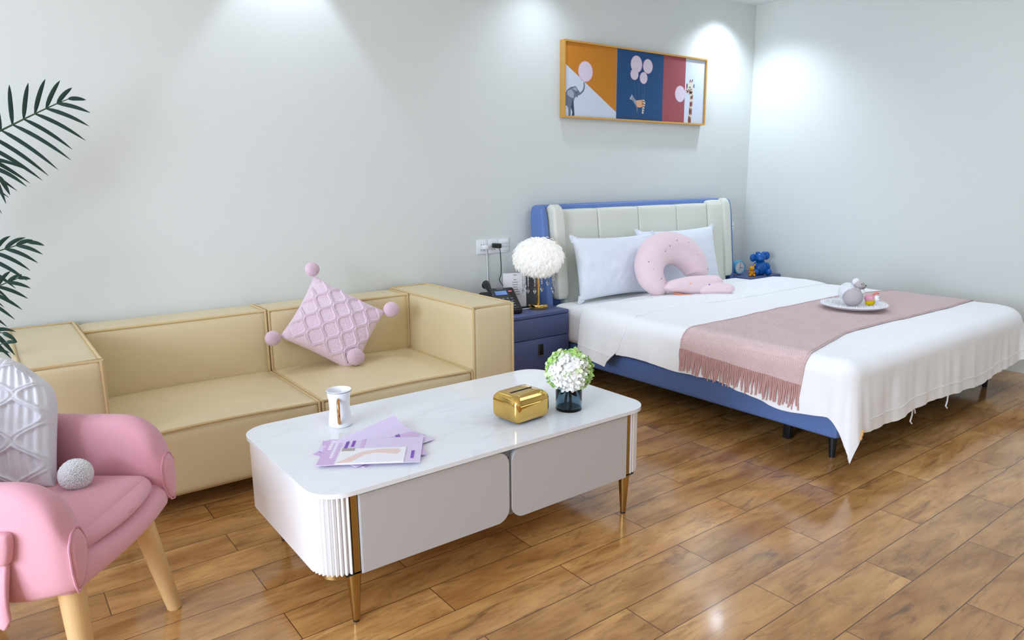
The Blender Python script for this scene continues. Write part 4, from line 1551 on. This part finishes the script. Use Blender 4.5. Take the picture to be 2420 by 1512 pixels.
# ================================================================== nightstands
def nightstand(label, x0, x1, y0, ztop, handle=True):
    t = thing('nightstand', label, 'nightstand', ((x0 + x1) / 2, (y0 + 3.5) / 2, 0))
    y1 = 3.535
    obj('cabinet', box((x0, y0 + 0.018, 0.105), (x1, y1, ztop - 0.004), 0.004), BLUE_PANEL, t, smooth=False)
    obj('top_panel', box((x0 - 0.001, y0 - 0.001, ztop - 0.022), (x1 + 0.001, y1, ztop), 0.005), BLUE_PANEL, t)
    zm = 0.105 + (ztop - 0.105) * 0.56
    for z0, z1, hdl in ((zm + 0.003, ztop - 0.024, False), (0.107, zm, True)):
        d = obj('drawer', box((x0, y0, z0), (x1, y0 + 0.02, z1), 0.003), BLUE_PANEL, t)
        if hdl and handle:
            xc, zc = x0 + (x1 - x0) * 0.55, (z0 + z1) / 2 + 0.028
            h = obj('handle', box((xc - 0.018, y0 - 0.005, zc - 0.034), (xc + 0.018, y0 + 0.004, zc + 0.034), 0.004), BLACK, d, label='small black inset pull')
            bm = bmesh.new()
            add_tube(bm, [(xc - 0.018, y0 - 0.005, zc - 0.034), (xc - 0.018, y0 - 0.005, zc + 0.034)], 0.002, 6)
            add_tube(bm, [(xc - 0.018, y0 - 0.005, zc - 0.034), (xc + 0.018, y0 - 0.005, zc - 0.034)], 0.002, 6)
            obj('handle_rim', bm, mat('dull_chrome', rgb(150, 140, 130), 0.3, metal=1.0), h)
    for x in (x0 + 0.05, x1 - 0.05):
        for y in (y0 + 0.06, y1 - 0.06):
            obj('foot', tube([(x, y, 0), (x, y, 0.107)], [0.012, 0.017], 14), BLACK, t)
    return t


NZ = 0.447
nightstand('slate blue two drawer nightstand between sofa and bed', 2.30, 2.782, 3.13, NZ)
nightstand('slate blue nightstand in the room corner beyond the bed', 4.690, 5.080, 3.185, 0.452)

# ---- feather lamp
LX, LY = 2.652, 3.262
lamp = thing('feather_lamp', 'gold table lamp with white feather shade and hanging crystal strands', 'lamp', (LX, LY, NZ), IR)
obj('base', lathe([(0, 0), (0.056, 0), (0.058, 0.003), (0.058, 0.026), (0.056, 0.029), (0, 0.030)], 48), GOLD_BRIGHT, lamp, world=False, sharp=40)
obj('pole', tube([(0, 0, 0.028), (0, 0, 0.30)], 0.0085, 20), GOLD_BRIGHT, lamp, world=False)
LZ = 0.318
FEATHER = mat('white_feather', rgb(242, 241, 238), 0.9, spec=0.1, emit=((1.0, 0.97, 0.92, 1), 0.20))
bm = ball((0, 0, LZ), (0.122, 0.122, 0.090), 32)
shade = obj('shade_core', bm, FEATHER, lamp, world=False, sharp=180)
rnd = random.Random(77)
bm = bmesh.new()
NFE = 1250
for k in range(NFE):
    z = 1 - 2 * (k + 0.5) / NFE
    a = k * 2.399963 + rnd.uniform(-0.1, 0.1)
    r = math.sqrt(1 - z * z)
    d = Vector((r * math.cos(a), r * math.sin(a), z))
    cpt = Vector((d.x * 0.116, d.y * 0.116, LZ + d.z * 0.086))
    tgt = Vector((-math.sin(a), math.cos(a), 0))
    down = Vector((d.x * 0.5, d.y * 0.5, -1))
    down = (down - d * down.dot(d)).normalized()
    dr = (down * rnd.uniform(0.5, 1.0) + tgt * rnd.uniform(-0.6, 0.6) + d * rnd.uniform(0.2, 0.8)).normalized()
    wd = dr.cross(d).normalized()
    ln, wv = rnd.uniform(0.036, 0.058), rnd.uniform(0.006, 0.010)
    rows_ = []
    for j in range(5):
        x = j / 4
        p = cpt + dr * ln * x + d * 0.012 * math.sin(PI * x) - Vector((0, 0, 0.010)) * x * x
        hw = wv * math.sin(PI * (0.12 + 0.82 * x))
        rows_.append((bm.verts.new(p + wd * hw), bm.verts.new(p + d * 0.003), bm.verts.new(p - wd * hw)))
    for A, B in zip(rows_, rows_[1:]):
        bm.faces.new((A[0], B[0], B[1], A[1]))
        bm.faces.new((A[1], B[1], B[2], A[2]))
fe = obj('feathers', bm, FEATHER, shade, world=False, sharp=180)
CRYSTAL = mat('clear_crystal', (1, 1, 1, 1), 0.0, trans=1.0, ior=1.5)
for k, (a, rr_, n) in enumerate(((-2.75, 0.098, 12), (-2.35, 0.088, 11), (-1.85, 0.080, 11), (-1.30, 0.070, 10), (-0.75, 0.075, 7), (-0.25, 0.095, 12), (0.3, 0.092, 11), (1.5, 0.085, 10), (2.6, 0.09, 10))):
    x, y = rr_ * math.cos(a), rr_ * math.sin(a)
    bm = bmesh.new()
    z = LZ - 0.055
    for j in range(n):
        t = bmesh.new()
        bmesh.ops.create_icosphere(t, subdivisions=1, radius=0.0058)
        merge(bm, t, Matrix.Translation((x, y, z)) @ Matrix.Rotation(j, 4, 'Z'))
        z -= 0.0112
    drop = [(0, 0.004), (0.004, -0.006), (0.0085, -0.020), (0.0075, -0.028), (0, -0.040)]
    add_lathe(bm, drop, 8, (x, y, z))
    obj('crystal_strand', bm, CRYSTAL, lamp, world=False, smooth=False)
bulb = bpy.data.lights.new('feather_lamp_bulb', 'POINT')
bulb.energy = 1.2
bulb.color = (1.0, 0.93, 0.82)
bulb.shadow_soft_size = 0.03
bo = bpy.data.objects.new('feather_lamp_bulb', bulb)
bo.location = (LX, LY, NZ + 0.21)
COL.objects.link(bo)
WCORD = mat('white_cord', rgb(232, 236, 240), 0.5)
pts = [(LX - 0.055, LY + 0.012, NZ + 0.006), (LX - 0.10, LY + 0.02, NZ + 0.005), (LX - 0.16, LY + 0.03, NZ + 0.005), (LX - 0.23, LY + 0.12, NZ + 0.005), (2.435, 3.50, NZ + 0.006), (2.470, 3.538, NZ + 0.04),
       (2.482, 3.543, 0.60), (2.480, 3.543, 0.70), (2.474, 3.540, 0.775), (2.466, 3.528, 0.803)]
cd_ = obj('power_cord', tube(pts, 0.0032, 8), WCORD, lamp)
obj('plug', box((2.440, 3.512, 0.797), (2.470, 3.5415, 0.822), 0.005), SOCKET_WHITE, cd_)

# ---- telephone
ph = thing('telephone', 'black desk telephone with a blue lit screen on the nightstand', 'telephone', (2.400, 3.30, NZ), math.radians(-16))
bm = bmesh.new()
# wedge body: side outline swept across its width
prof = [(-0.085, 0.0), (0.075, 0.0), (0.085, 0.125), (0.072, 0.137), (-0.088, 0.030)]
add_prism(bm, prof, lambda u, v, d: Vector((d, u, v)), -0.045, 0.105)
bmesh.ops.bevel(bm, geom=list(bm.edges), offset=0.006, segments=3, affect='EDGES')
body = obj('body', bm, BLACK, ph, world=False)
dirv = (Vector((0, 0.072, 0.137)) - Vector((0, -0.088, 0.030))).normalized()
nv = Vector((0, -dirv.z, dirv.y))
bm = bmesh.new()
add_prism(bm, [(-0.1, 0.0), (0.085, 0.0), (0.095, 0.105), (0.085, 0.118), (-0.1, 0.02)], lambda u, v, d: Vector((d, u, v)), -0.105, -0.043)
bmesh.ops.bevel(bm, geom=list(bm.edges), offset=0.008, segments=3, affect='EDGES')
obj('cradle', bm, BLACK, body, world=False)


def face(x, s, h=0.0):
    return Vector((x, -0.088, 0.030)) + dirv * s + nv * h


bm = bmesh.new()
add_tube(bm, [face(-0.074, k, 0.040 + 0.016 * math.sin(PI * (k - 0.0) / 0.19)) for k in (0.0, 0.03, 0.06, 0.095, 0.13, 0.16, 0.19)], [0.021, 0.019, 0.015, 0.014, 0.015, 0.020, 0.022], 14)
for k in (0.005, 0.182):
    add_ball(bm, face(-0.074, k, 0.034), (0.025, 0.024, 0.022), 16)
obj('handset', bm, mat('gloss_black_plastic', rgb(20, 20, 24), 0.25), ph, world=False, sharp=180)


def face_box(x0, x1, s0, s1, h0, h1):
    bm = bmesh.new()
    add_prism(bm, [(x0, s0), (x1, s0), (x1, s1), (x0, s1)], lambda u, v, d: face(u, v, d), h0, h1)
    return bm


obj('screen', face_box(-0.022, 0.050, 0.125, 0.160, 0.0005, 0.0022), mat('blue_display', rgb(110, 146, 206), 0.3, emit=(rgb(110, 150, 220), 0.10)), body, world=False, smooth=False, label='lit blue display')
obj('red_lamp', face_box(0.064, 0.084, 0.148, 0.160, 0.0005, 0.002), mat('pink_red_label', rgb(236, 120, 132), 0.4), body, world=False, smooth=False)
obj('maker_plate', face_box(-0.004, 0.036, 0.176, 0.181, 0.0005, 0.0016), mat('silver_print', rgb(150, 154, 160), 0.4), body, world=False, smooth=False)
KEY = mat('grey_key', rgb(120, 126, 138), 0.4)
for r in range(4):
    for q in range(4):
        x, s_ = -0.020 + 0.026 * q, 0.028 + 0.020 * r
        obj('key', face_box(x, x + 0.014, s_, s_ + 0.009, 0.0005, 0.003), KEY, body, world=False, smooth=False)

# ---- sign cards
cs = thing('card_stand', 'upright white printed card in an acrylic stand behind the feather lamp', 'sign', (2.565, 3.375, NZ), math.radians(-24))
obj('acrylic_foot', box((-0.07, -0.035, 0), (0.082, 0.035, 0.006), 0.002), mat('clear_acrylic', (1, 1, 1, 1), 0.03, trans=1.0, ior=1.4), cs, world=False)
lean = lambda u, v, d: Vector((u, d + 0.10 * v, v))
bm = bmesh.new()
add_prism(bm, rrect(-0.070, 0.004, 0.070, 0.208, (0.002,) * 4, 2), lean, 0.0, 0.003)
cd_ = obj('card', bm, PAPER_WHITE, cs, world=False, smooth=False)
bm = bmesh.new()
rnd = random.Random(3)
zz_ = 0.194
for wd_ in (0.022, 0, 0.020, 0.034, 0.034, 0.026, 0.034, 0.048, 0.058, 0, 0.012, 0.022):
    if wd_:
        n = max(1, int(wd_ / 0.0065))
        for k in range(n):
            x = 0.004 - wd_ / 2 + k * wd_ / n
            add_prism(bm, [(x, zz_), (x + wd_ / n * 0.78, zz_), (x + wd_ / n * 0.78, zz_ + 0.0055), (x, zz_ + 0.0055)], lean, -0.0006, 0.0)
    zz_ -= 0.0145
obj('printed_lines', bm, INK_GREY, cd_, world=False, smooth=False)
dk = thing('display_board', 'dark grey board standing behind the crystals of the feather lamp', 'sign', (2.715, 3.405, NZ), math.radians(-6))
bm = bmesh.new()
add_prism(bm, rrect(-0.055, 0.0, 0.062, 0.205, (0.002,) * 4, 2), lambda u, v, d: Vector((u, d + 0.10 * v, v)), 0.0, 0.006)
obj('board', bm, mat('dark_grey_board', rgb(78, 80, 84), 0.5), dk, world=False, smooth=False)
obj('board_foot', box((-0.055, -0.012, 0), (0.062, 0.02, 0.005)), mat('dark_grey_board', rgb(78, 80, 84), 0.5), dk, world=False, smooth=False)


# ---- wall sockets and switch
def plate(name, label, x0, x1, z0, z1, kind):
    t = thing(name, label, 'socket' if kind != 'switch' else 'switch', ((x0 + x1) / 2, YB, (z0 + z1) / 2))
    f = obj('face_plate', box((x0, YB - 0.009, z0), (x1, YB, z1), 0.003), SOCKET_WHITE, t)
    xc, zc = (x0 + x1) / 2, (z0 + z1) / 2
    dark = mat('socket_hole', rgb(90, 96, 104), 0.6)
    fy = lambda u, v, d: Vector((u, d, v))
    if kind == 'socket':
        bm = bmesh.new()
        for dx, dz, a, w_, h_ in ((-0.008, 0.014, 0, 0.003, 0.010), (0.008, 0.014, 0, 0.003, 0.010), (0.0, -0.006, 0, 0.003, 0.010), (-0.010, -0.018, 0.6, 0.003, 0.010), (0.010, -0.018, -0.6, 0.003, 0.010)):
            t_ = box((-w_ / 2, -0.001, -h_ / 2), (w_ / 2, 0.0005, h_ / 2))
            merge(bm, t_, Matrix.Translation((xc + dx, YB - 0.0088, zc + dz)) @ Matrix.Rotation(a, 4, 'Y'))
        obj('socket_holes', bm, dark, f, smooth=False)
    elif kind == 'rocker':
        for k in range(3):
            z_ = z0 + 0.012 + k * 0.0215
            obj('rocker', box((x0 + 0.008, YB - 0.012, z_), (x1 - 0.008, YB - 0.008, z_ + 0.0195), 0.002), SOCKET_WHITE, f)
    else:
        obj('rocker', box((x0 + 0.012, YB - 0.013, z0 + 0.012), (x1 - 0.012, YB - 0.008, z1 - 0.012), 0.003), SOCKET_WHITE, f)
        bm = box((xc + 0.004, YB - 0.0136, zc + 0.016), (xc + 0.010, YB - 0.0125, zc + 0.022))
        add_box(bm, (xc + 0.014, YB - 0.0136, zc + 0.016), (xc + 0.022, YB - 0.0125, zc + 0.022))
        obj('switch_mark', bm, mat('dark_mark', rgb(80, 90, 104), 0.5), f, smooth=False)
    return t


plate('wall_socket', 'white wall socket with the white plug, leftmost plate behind the telephone', 2.404, 2.484, 0.767, 0.854, 'socket')
plate('wall_socket', 'white wall socket holding the black charger', 2.4855, 2.5645, 0.767, 0.854, 'socket')
plate('wall_switch', 'white switch plate just right of the black charger', 2.566, 2.646, 0.767, 0.854, 'rocker')
plate('wall_switch', 'white switch plate beside the headboard near the room corner', 4.850, 4.936, 0.760, 0.846, 'switch')
chg = thing('charger', 'black charger plugged in the wall with its thin cord', 'charger', (2.55, 3.50, 0.80))
obj('adapter', box((2.512, 3.478, 0.802), (2.545, 3.541, 0.830), 0.006), BLACK, chg)
pts = [(2.530, 3.482, 0.803), (2.536, 3.484, 0.775), (2.552, 3.50, 0.72), (2.560, 3.51, 0.66), (2.556, 3.51, 0.63), (2.542, 3.505, 0.606), (2.552, 3.49, 0.575), (2.548, 3.43, 0.545), (2.545, 3.40, 0.52)]
sm = []
for k in range(41):
    x = k / 40 * (len(pts) - 1)
    i = min(int(x), len(pts) - 2)
    f = x - i
    q = [Vector(pts[max(i - 1, 0)]), Vector(pts[i]), Vector(pts[i + 1]), Vector(pts[min(i + 2, len(pts) - 1)])]
    sm.append(0.5 * ((2 * q[1]) + (-q[0] + q[2]) * f + (2 * q[0] - 5 * q[1] + 4 * q[2] - q[3]) * f * f + (-q[0] + 3 * q[1] - 3 * q[2] + q[3]) * f ** 3))
obj('cord', tube(sm, 0.0026, 8), BLACK, chg)

# ---- things on the corner nightstand
CZ = 0.452
ck = thing('alarm_clock', 'round light blue alarm clock with a white dial on the corner nightstand', 'clock', (4.775, 3.37, CZ), math.radians(-12))
CB = mat('sky_blue_enamel', rgb(96, 176, 208), 0.3)
rotc = Matrix.Rotation(math.radians(90), 4, 'X')
bm = lathe([(0, -0.032), (0.040, -0.032), (0.052, -0.026), (0.055, -0.015), (0.055, 0.020), (0.053, 0.026), (0.047, 0.028), (0.045, 0.022), (0, 0.022)], 40)
bm.transform(Matrix.Translation((0, 0, 0.062)) @ rotc)
cb = obj('case', bm, CB, ck, world=False)
bm = lathe([(0, 0.0225), (0.0448, 0.0225)], 40)
bm.transform(Matrix.Translation((0, 0, 0.062)) @ rotc)
dl = obj('dial', bm, mat('dial_white', rgb(226, 228, 228), 0.3), cb, world=False)
bm = bmesh.new()
for ang, ln, w_ in ((0.1, 0.036, 0.0022), (1.75, 0.024, 0.0028)):
    add_tube(bm, [(0, -0.0245, 0.062), (math.sin(ang) * ln, -0.0245, 0.062 + math.cos(ang) * ln)], w_ * 0.6, 6)
add_tube(bm, [(0, -0.0245, 0.062), (-0.004, -0.0245, 0.040)], 0.001, 6)
obj('hands', bm, mat('brown_hand', rgb(96, 74, 66), 0.4), dl, world=False)
for k in range(12):
    a = k * PI / 6
    obj('hour_mark', box((math.sin(a) * 0.039 - 0.0015, -0.0240, 0.062 + math.cos(a) * 0.039 - 0.0015), (math.sin(a) * 0.039 + 0.0015, -0.0226, 0.062 + math.cos(a) * 0.039 + 0.0015)), mat('grey_numeral', rgb(130, 130, 134), 0.5), dl, world=False, smooth=False)
for x in (-0.026, 0.026):
    obj('foot', tube([(x * 0.8, 0.0, 0.016), (x, -0.006, 0.0)], [0.006, 0.0045], 10), mat('white_foot', rgb(226, 230, 232), 0.3), ck, world=False)

of = thing('orange_figurine', 'small orange seated figurine with one raised ear between clock and blue bear', 'figurine', (4.775, 3.245, CZ), IR)
OR = mat('orange_resin', rgb(226, 150, 20), 0.35)
ob = obj('body', ball((0, 0, 0.026), (0.019, 0.018, 0.022), 20), OR, of, world=False, sharp=180)
bm = ball((0, -0.002, 0.062), (0.021, 0.019, 0.019), 20)
obj('head', bm, OR, of, world=False, sharp=180)
obj('ear', tube([(0.011, 0, 0.074), (0.022, 0.002, 0.088), (0.028, 0.002, 0.096)], [0.006, 0.006, 0.003], 10), OR, of, world=False, sharp=180)
for x in (-0.015, 0.017):
    obj('leg', ball((x, -0.014, 0.011), (0.011, 0.018, 0.010), 14), OR, of, world=False, sharp=180)
    obj('arm', ball((x * 1.15, -0.008, 0.034), (0.006, 0.010, 0.013), 12), OR, of, world=False, sharp=180)

bf = thing('blue_figurine', 'glossy royal blue seated bear figurine with big round ears', 'figurine', (4.895, 3.255, CZ), IR)
RB = mat('royal_blue_resin', rgb(16, 92, 170), 0.3)
obj('body', ball((0.004, 0, 0.056), (0.060, 0.050, 0.060), 32), RB, bf, world=False, sharp=180)
bh = obj('head', ball((-0.004, -0.004, 0.138), (0.044, 0.038, 0.038), 28), RB, bf, world=False, sharp=180)
obj('snout', ball((-0.012, -0.036, 0.128), (0.022, 0.022, 0.017), 20), RB, bh, world=False, sharp=180)
for x, z in ((-0.054, 0.136), (0.050, 0.152)):
    obj('ear', ball((x, 0.004, z), (0.026, 0.013, 0.032), 20), RB, bh, world=False, sharp=180)
for x in (-0.020, 0.028):
    obj('tuft', ball((x, 0.0, 0.172), (0.018, 0.016, 0.013), 14), RB, bh, world=False, sharp=180)
for x in (-0.046, 0.056):
    obj('arm', ball((x, -0.022, 0.068), (0.018, 0.020, 0.036), 18, Euler((0.3, 0.25 if x < 0 else -0.25, 0))), RB, bf, world=False, sharp=180)
    obj('leg', ball((x, -0.040, 0.028), (0.026, 0.038, 0.027), 20), RB, bf, world=False, sharp=180)

# ================================================================== framed picture
pic = thing('framed_picture', 'wide framed print of balloon animals in a gold frame on the wall', 'picture', (3.765, YB, 1.83))
PX0, PX1, PZ0, PZ1, PY = 3.066, 4.466, 1.594, 2.064, 3.506
bm = bmesh.new()
ft = 0.011
add_box(bm, (PX0, PY, PZ0), (PX0 + ft, YB, PZ1))
add_box(bm, (PX1 - ft, PY, PZ0), (PX1, YB, PZ1))
add_box(bm, (PX0 + ft, PY, PZ0), (PX1 - ft, YB, PZ0 + ft))
add_box(bm, (PX0 + ft, PY, PZ1 - ft), (PX1 - ft, YB, PZ1))
obj('frame', bm, mat('satin_gold_frame', rgb(226, 172, 92), 0.35, metal=0.6), pic, smooth=False)
AX, AZ = 3.08, 1.605
cv = PY + 0.012


def art(u, v, d):
    return Vector((AX + u, cv - d, AZ + v))


PM = [mat('art_white', rgb(206, 214, 226), 0.7), mat('art_ochre', rgb(198, 124, 26), 0.7), mat('art_navy', rgb(26, 74, 122), 0.7), mat('art_red', rgb(158, 78, 84), 0.7),
      mat('art_grey', rgb(104, 116, 134), 0.7), mat('art_light_grey', rgb(160, 170, 186), 0.7), mat('art_pink', rgb(220, 206, 220), 0.6), mat('art_pink_rim', rgb(220, 182, 204), 0.6),
      mat('art_peach', rgb(226, 172, 134), 0.7), mat('art_brown', rgb(112, 50, 42), 0.7), mat('art_dark', rgb(44, 48, 60), 0.7), mat('art_cream', rgb(216, 206, 190), 0.7),
      mat('art_string', rgb(92, 128, 160), 0.7), mat('art_dark_grey', rgb(62, 72, 90), 0.7)]
W_ = 1.378
H_ = 0.449
back = bmesh.new()
add_prism(back, [(0, 0), (W_, 0), (W_, H_), (0, H_)], art, -0.012, 0.0, 0)
pr = obj('print', back, PM, pic, smooth=False)


def paint(name, polys):
    bm = bmesh.new()
    for lvl, mi, poly in polys:
        poly = [(min(W_ - 0.0005, max(0.0005, a)), min(H_ - 0.0005, max(0.0005, b))) for a, b in poly]
        add_prism(bm, poly, art, 0.0, 0.0005 * lvl, mi)
    obj(name, bm, PM, pr, smooth=False)


def line(a, b, w_):
    d = (Vector(b) - Vector(a)).normalized()
    n = Vector((-d.y, d.x)) * w_ / 2
    return [tuple(Vector(a) + n), tuple(Vector(a) - n), tuple(Vector(b) - n), tuple(Vector(b) + n)]


paint('colour_fields', [(1, 1, [(0, 0.318), (0.457, 0.044), (0.457, H_), (0, H_)]), (1, 2, [(0.459, 0), (0.918, 0), (0.918, H_), (0.459, H_)]), (1, 3, [(0.918, 0), (1.155, 0), (1.155, H_), (0.918, H_)])])


def balloon(cx, cz, r, ry, lvl):
    return [(lvl, 7, ellipse(cx, cz, r, ry)), (lvl + 1, 6, ellipse(cx, cz, r * 0.90, ry * 0.92)), (lvl + 2, 0, ellipse(cx + r * 0.1, cz + ry * 0.62, r * 0.12, ry * 0.12, 12))]


eleph = [(0.1597, 0.2145), (0.1689, 0.214), (0.1716, 0.183), (0.1621, 0.1581), (0.1305, 0.1347), (0.1117, 0.1298), (0.1095, 0.1173), (0.0929, 0.1217), (0.0819, 0.1077), (0.0746, 0.0859), (0.0788, 0.0484), (0.083, 0.0055), (0.0605, 0.0018), (0.0655, 0.0263), (0.0526, 0.0525), (0.0493, 0.0013), (0.033, 0.0006), (0.0303, 0.0461), (0.0154, 0.0667), (-0.0014, 0.0525), (-0.0049, 0.1293), (0.0183, 0.1572), (0.0476, 0.1776), (0.0922, 0.1858), (0.115, 0.1633), (0.1303, 0.1481), (0.1528, 0.1656), (0.1617, 0.1877)]
ear = [(0.022, 0.1521), (0.0552, 0.1648), (0.0777, 0.1449), (0.0743, 0.11), (0.0445, 0.1163), (0.0185, 0.1307)]
paint('elephant', [(1, 4, eleph), (2, 5, ear), (2, 10, ellipse(0.0985, 0.145, 0.004, 0.004, 10)), (2, 13, [(0.0526, 0.0525), (0.0655, 0.0263), (0.0605, 0.0018), (0.083, 0.0055), (0.0788, 0.0484), (0.0746, 0.0859), (0.0660, 0.105)]),
                   (2, 5, [(0.060, 0.168), (0.090, 0.180), (0.108, 0.162), (0.095, 0.156)])])
paint('elephant_balloon', balloon(0.1755, 0.2809, 0.0637, 0.0639, 2))
st = [((0.6263, 0.2581), (0.6475, 0.1352)), ((0.6678, 0.2496), (0.6754, 0.131)), ((0.7066, 0.2351), (0.7069, 0.134)), ((0.7381, 0.2775), (0.7244, 0.136))]
paint('balloon_strings', [(2, 12, line(a, b, 0.0014)) for a, b in st])
paint('balloon_bunch', balloon(0.6438, 0.3641, 0.0558, 0.0561, 3) + balloon(0.7567, 0.3592, 0.0484, 0.0483, 3) + balloon(0.6249, 0.2976, 0.0384, 0.0367, 6) + balloon(0.7161, 0.2799, 0.0376, 0.0388, 6))
zb = [(2, 8, [(0.6439, 0.1278), (0.7262, 0.1381), (0.7322, 0.0977), (0.6932, 0.0841), (0.6584, 0.0853)]),
      (2, 5, [(0.6039, 0.1656), (0.582, 0.1347), (0.6095, 0.1288), (0.6316, 0.1099), (0.6514, 0.0867), (0.6447, 0.1278), (0.6234, 0.1484)]),
      (3, 11, [(0.7125, 0.1338), (0.7262, 0.1381), (0.741, 0.1215), (0.7326, 0.089), (0.7255, 0.0449), (0.7079, 0.0441), (0.7125, 0.0851), (0.7258, 0.1032)]),
      (2, 4, [(0.6514, 0.0867), (0.6671, 0.0857), (0.665, 0.048), (0.658, 0.0477)])]
for k in range(5):
    zb.append((4, 10, line((0.712 + 0.001 * k, 0.128 - 0.017 * k), (0.737 - 0.002 * k, 0.122 - 0.017 * k), 0.0045)))
for k in range(5):
    zb.append((3, 10, line((0.618 + 0.006 * k, 0.150 - 0.012 * k), (0.606 + 0.009 * k, 0.136 - 0.010 * k), 0.0028)))
for k in range(3):
    zb.append((3, 1, line((0.705 + 0.007 * k, 0.132), (0.703 + 0.007 * k, 0.100), 0.002)))
paint('zebra', zb)
paint('giraffe_balloon', balloon(1.1024, 0.1983, 0.0560, 0.0571, 3))
gir = [(2, 11, [(1.1969, 0.001), (1.2344, 0.001), (1.2437, 0.1051), (1.2469, 0.1793), (1.2463, 0.2211), (1.2007, 0.2256), (1.2135, 0.1774), (1.2102, 0.1035)]),
       (2, 11, [(1.1605, 0.2291), (1.178, 0.2606), (1.2008, 0.2865), (1.235, 0.2888), (1.2419, 0.2588), (1.2463, 0.2211), (1.2061, 0.2015), (1.1722, 0.2116)])]
for (x, z, rx, rz) in ((1.2110, 0.022, 0.0095, 0.030), (1.2270, 0.018, 0.0055, 0.028), (1.2170, 0.083, 0.0090, 0.026), (1.2330, 0.080, 0.0055, 0.026), (1.2215, 0.133, 0.0080, 0.020), (1.2370, 0.136, 0.0055, 0.020), (1.2260, 0.180, 0.0075, 0.014), (1.2400, 0.186, 0.005, 0.016),
                       (1.186, 0.219, 0.009, 0.008), (1.209, 0.221, 0.008, 0.009), (1.229, 0.214, 0.006, 0.012), (1.175, 0.228, 0.006, 0.006), (1.198, 0.232, 0.007, 0.006), (1.222, 0.236, 0.007, 0.006), (1.176, 0.257, 0.006, 0.020)):
    gir.append((3, 9, ellipse(x, z, rx, rz, 12)))
for a, b in (((1.207, 0.286), (1.213, 0.304)), ((1.228, 0.288), (1.236, 0.306))):
    gir.append((3, 9, line(a, b, 0.008)))
gir += [(4, 10, ellipse(1.2079, 0.2504, 0.006, 0.006, 10)), (3, 4, ellipse(1.254, 0.263, 0.006, 0.014, 12))]
paint('giraffe', gir)
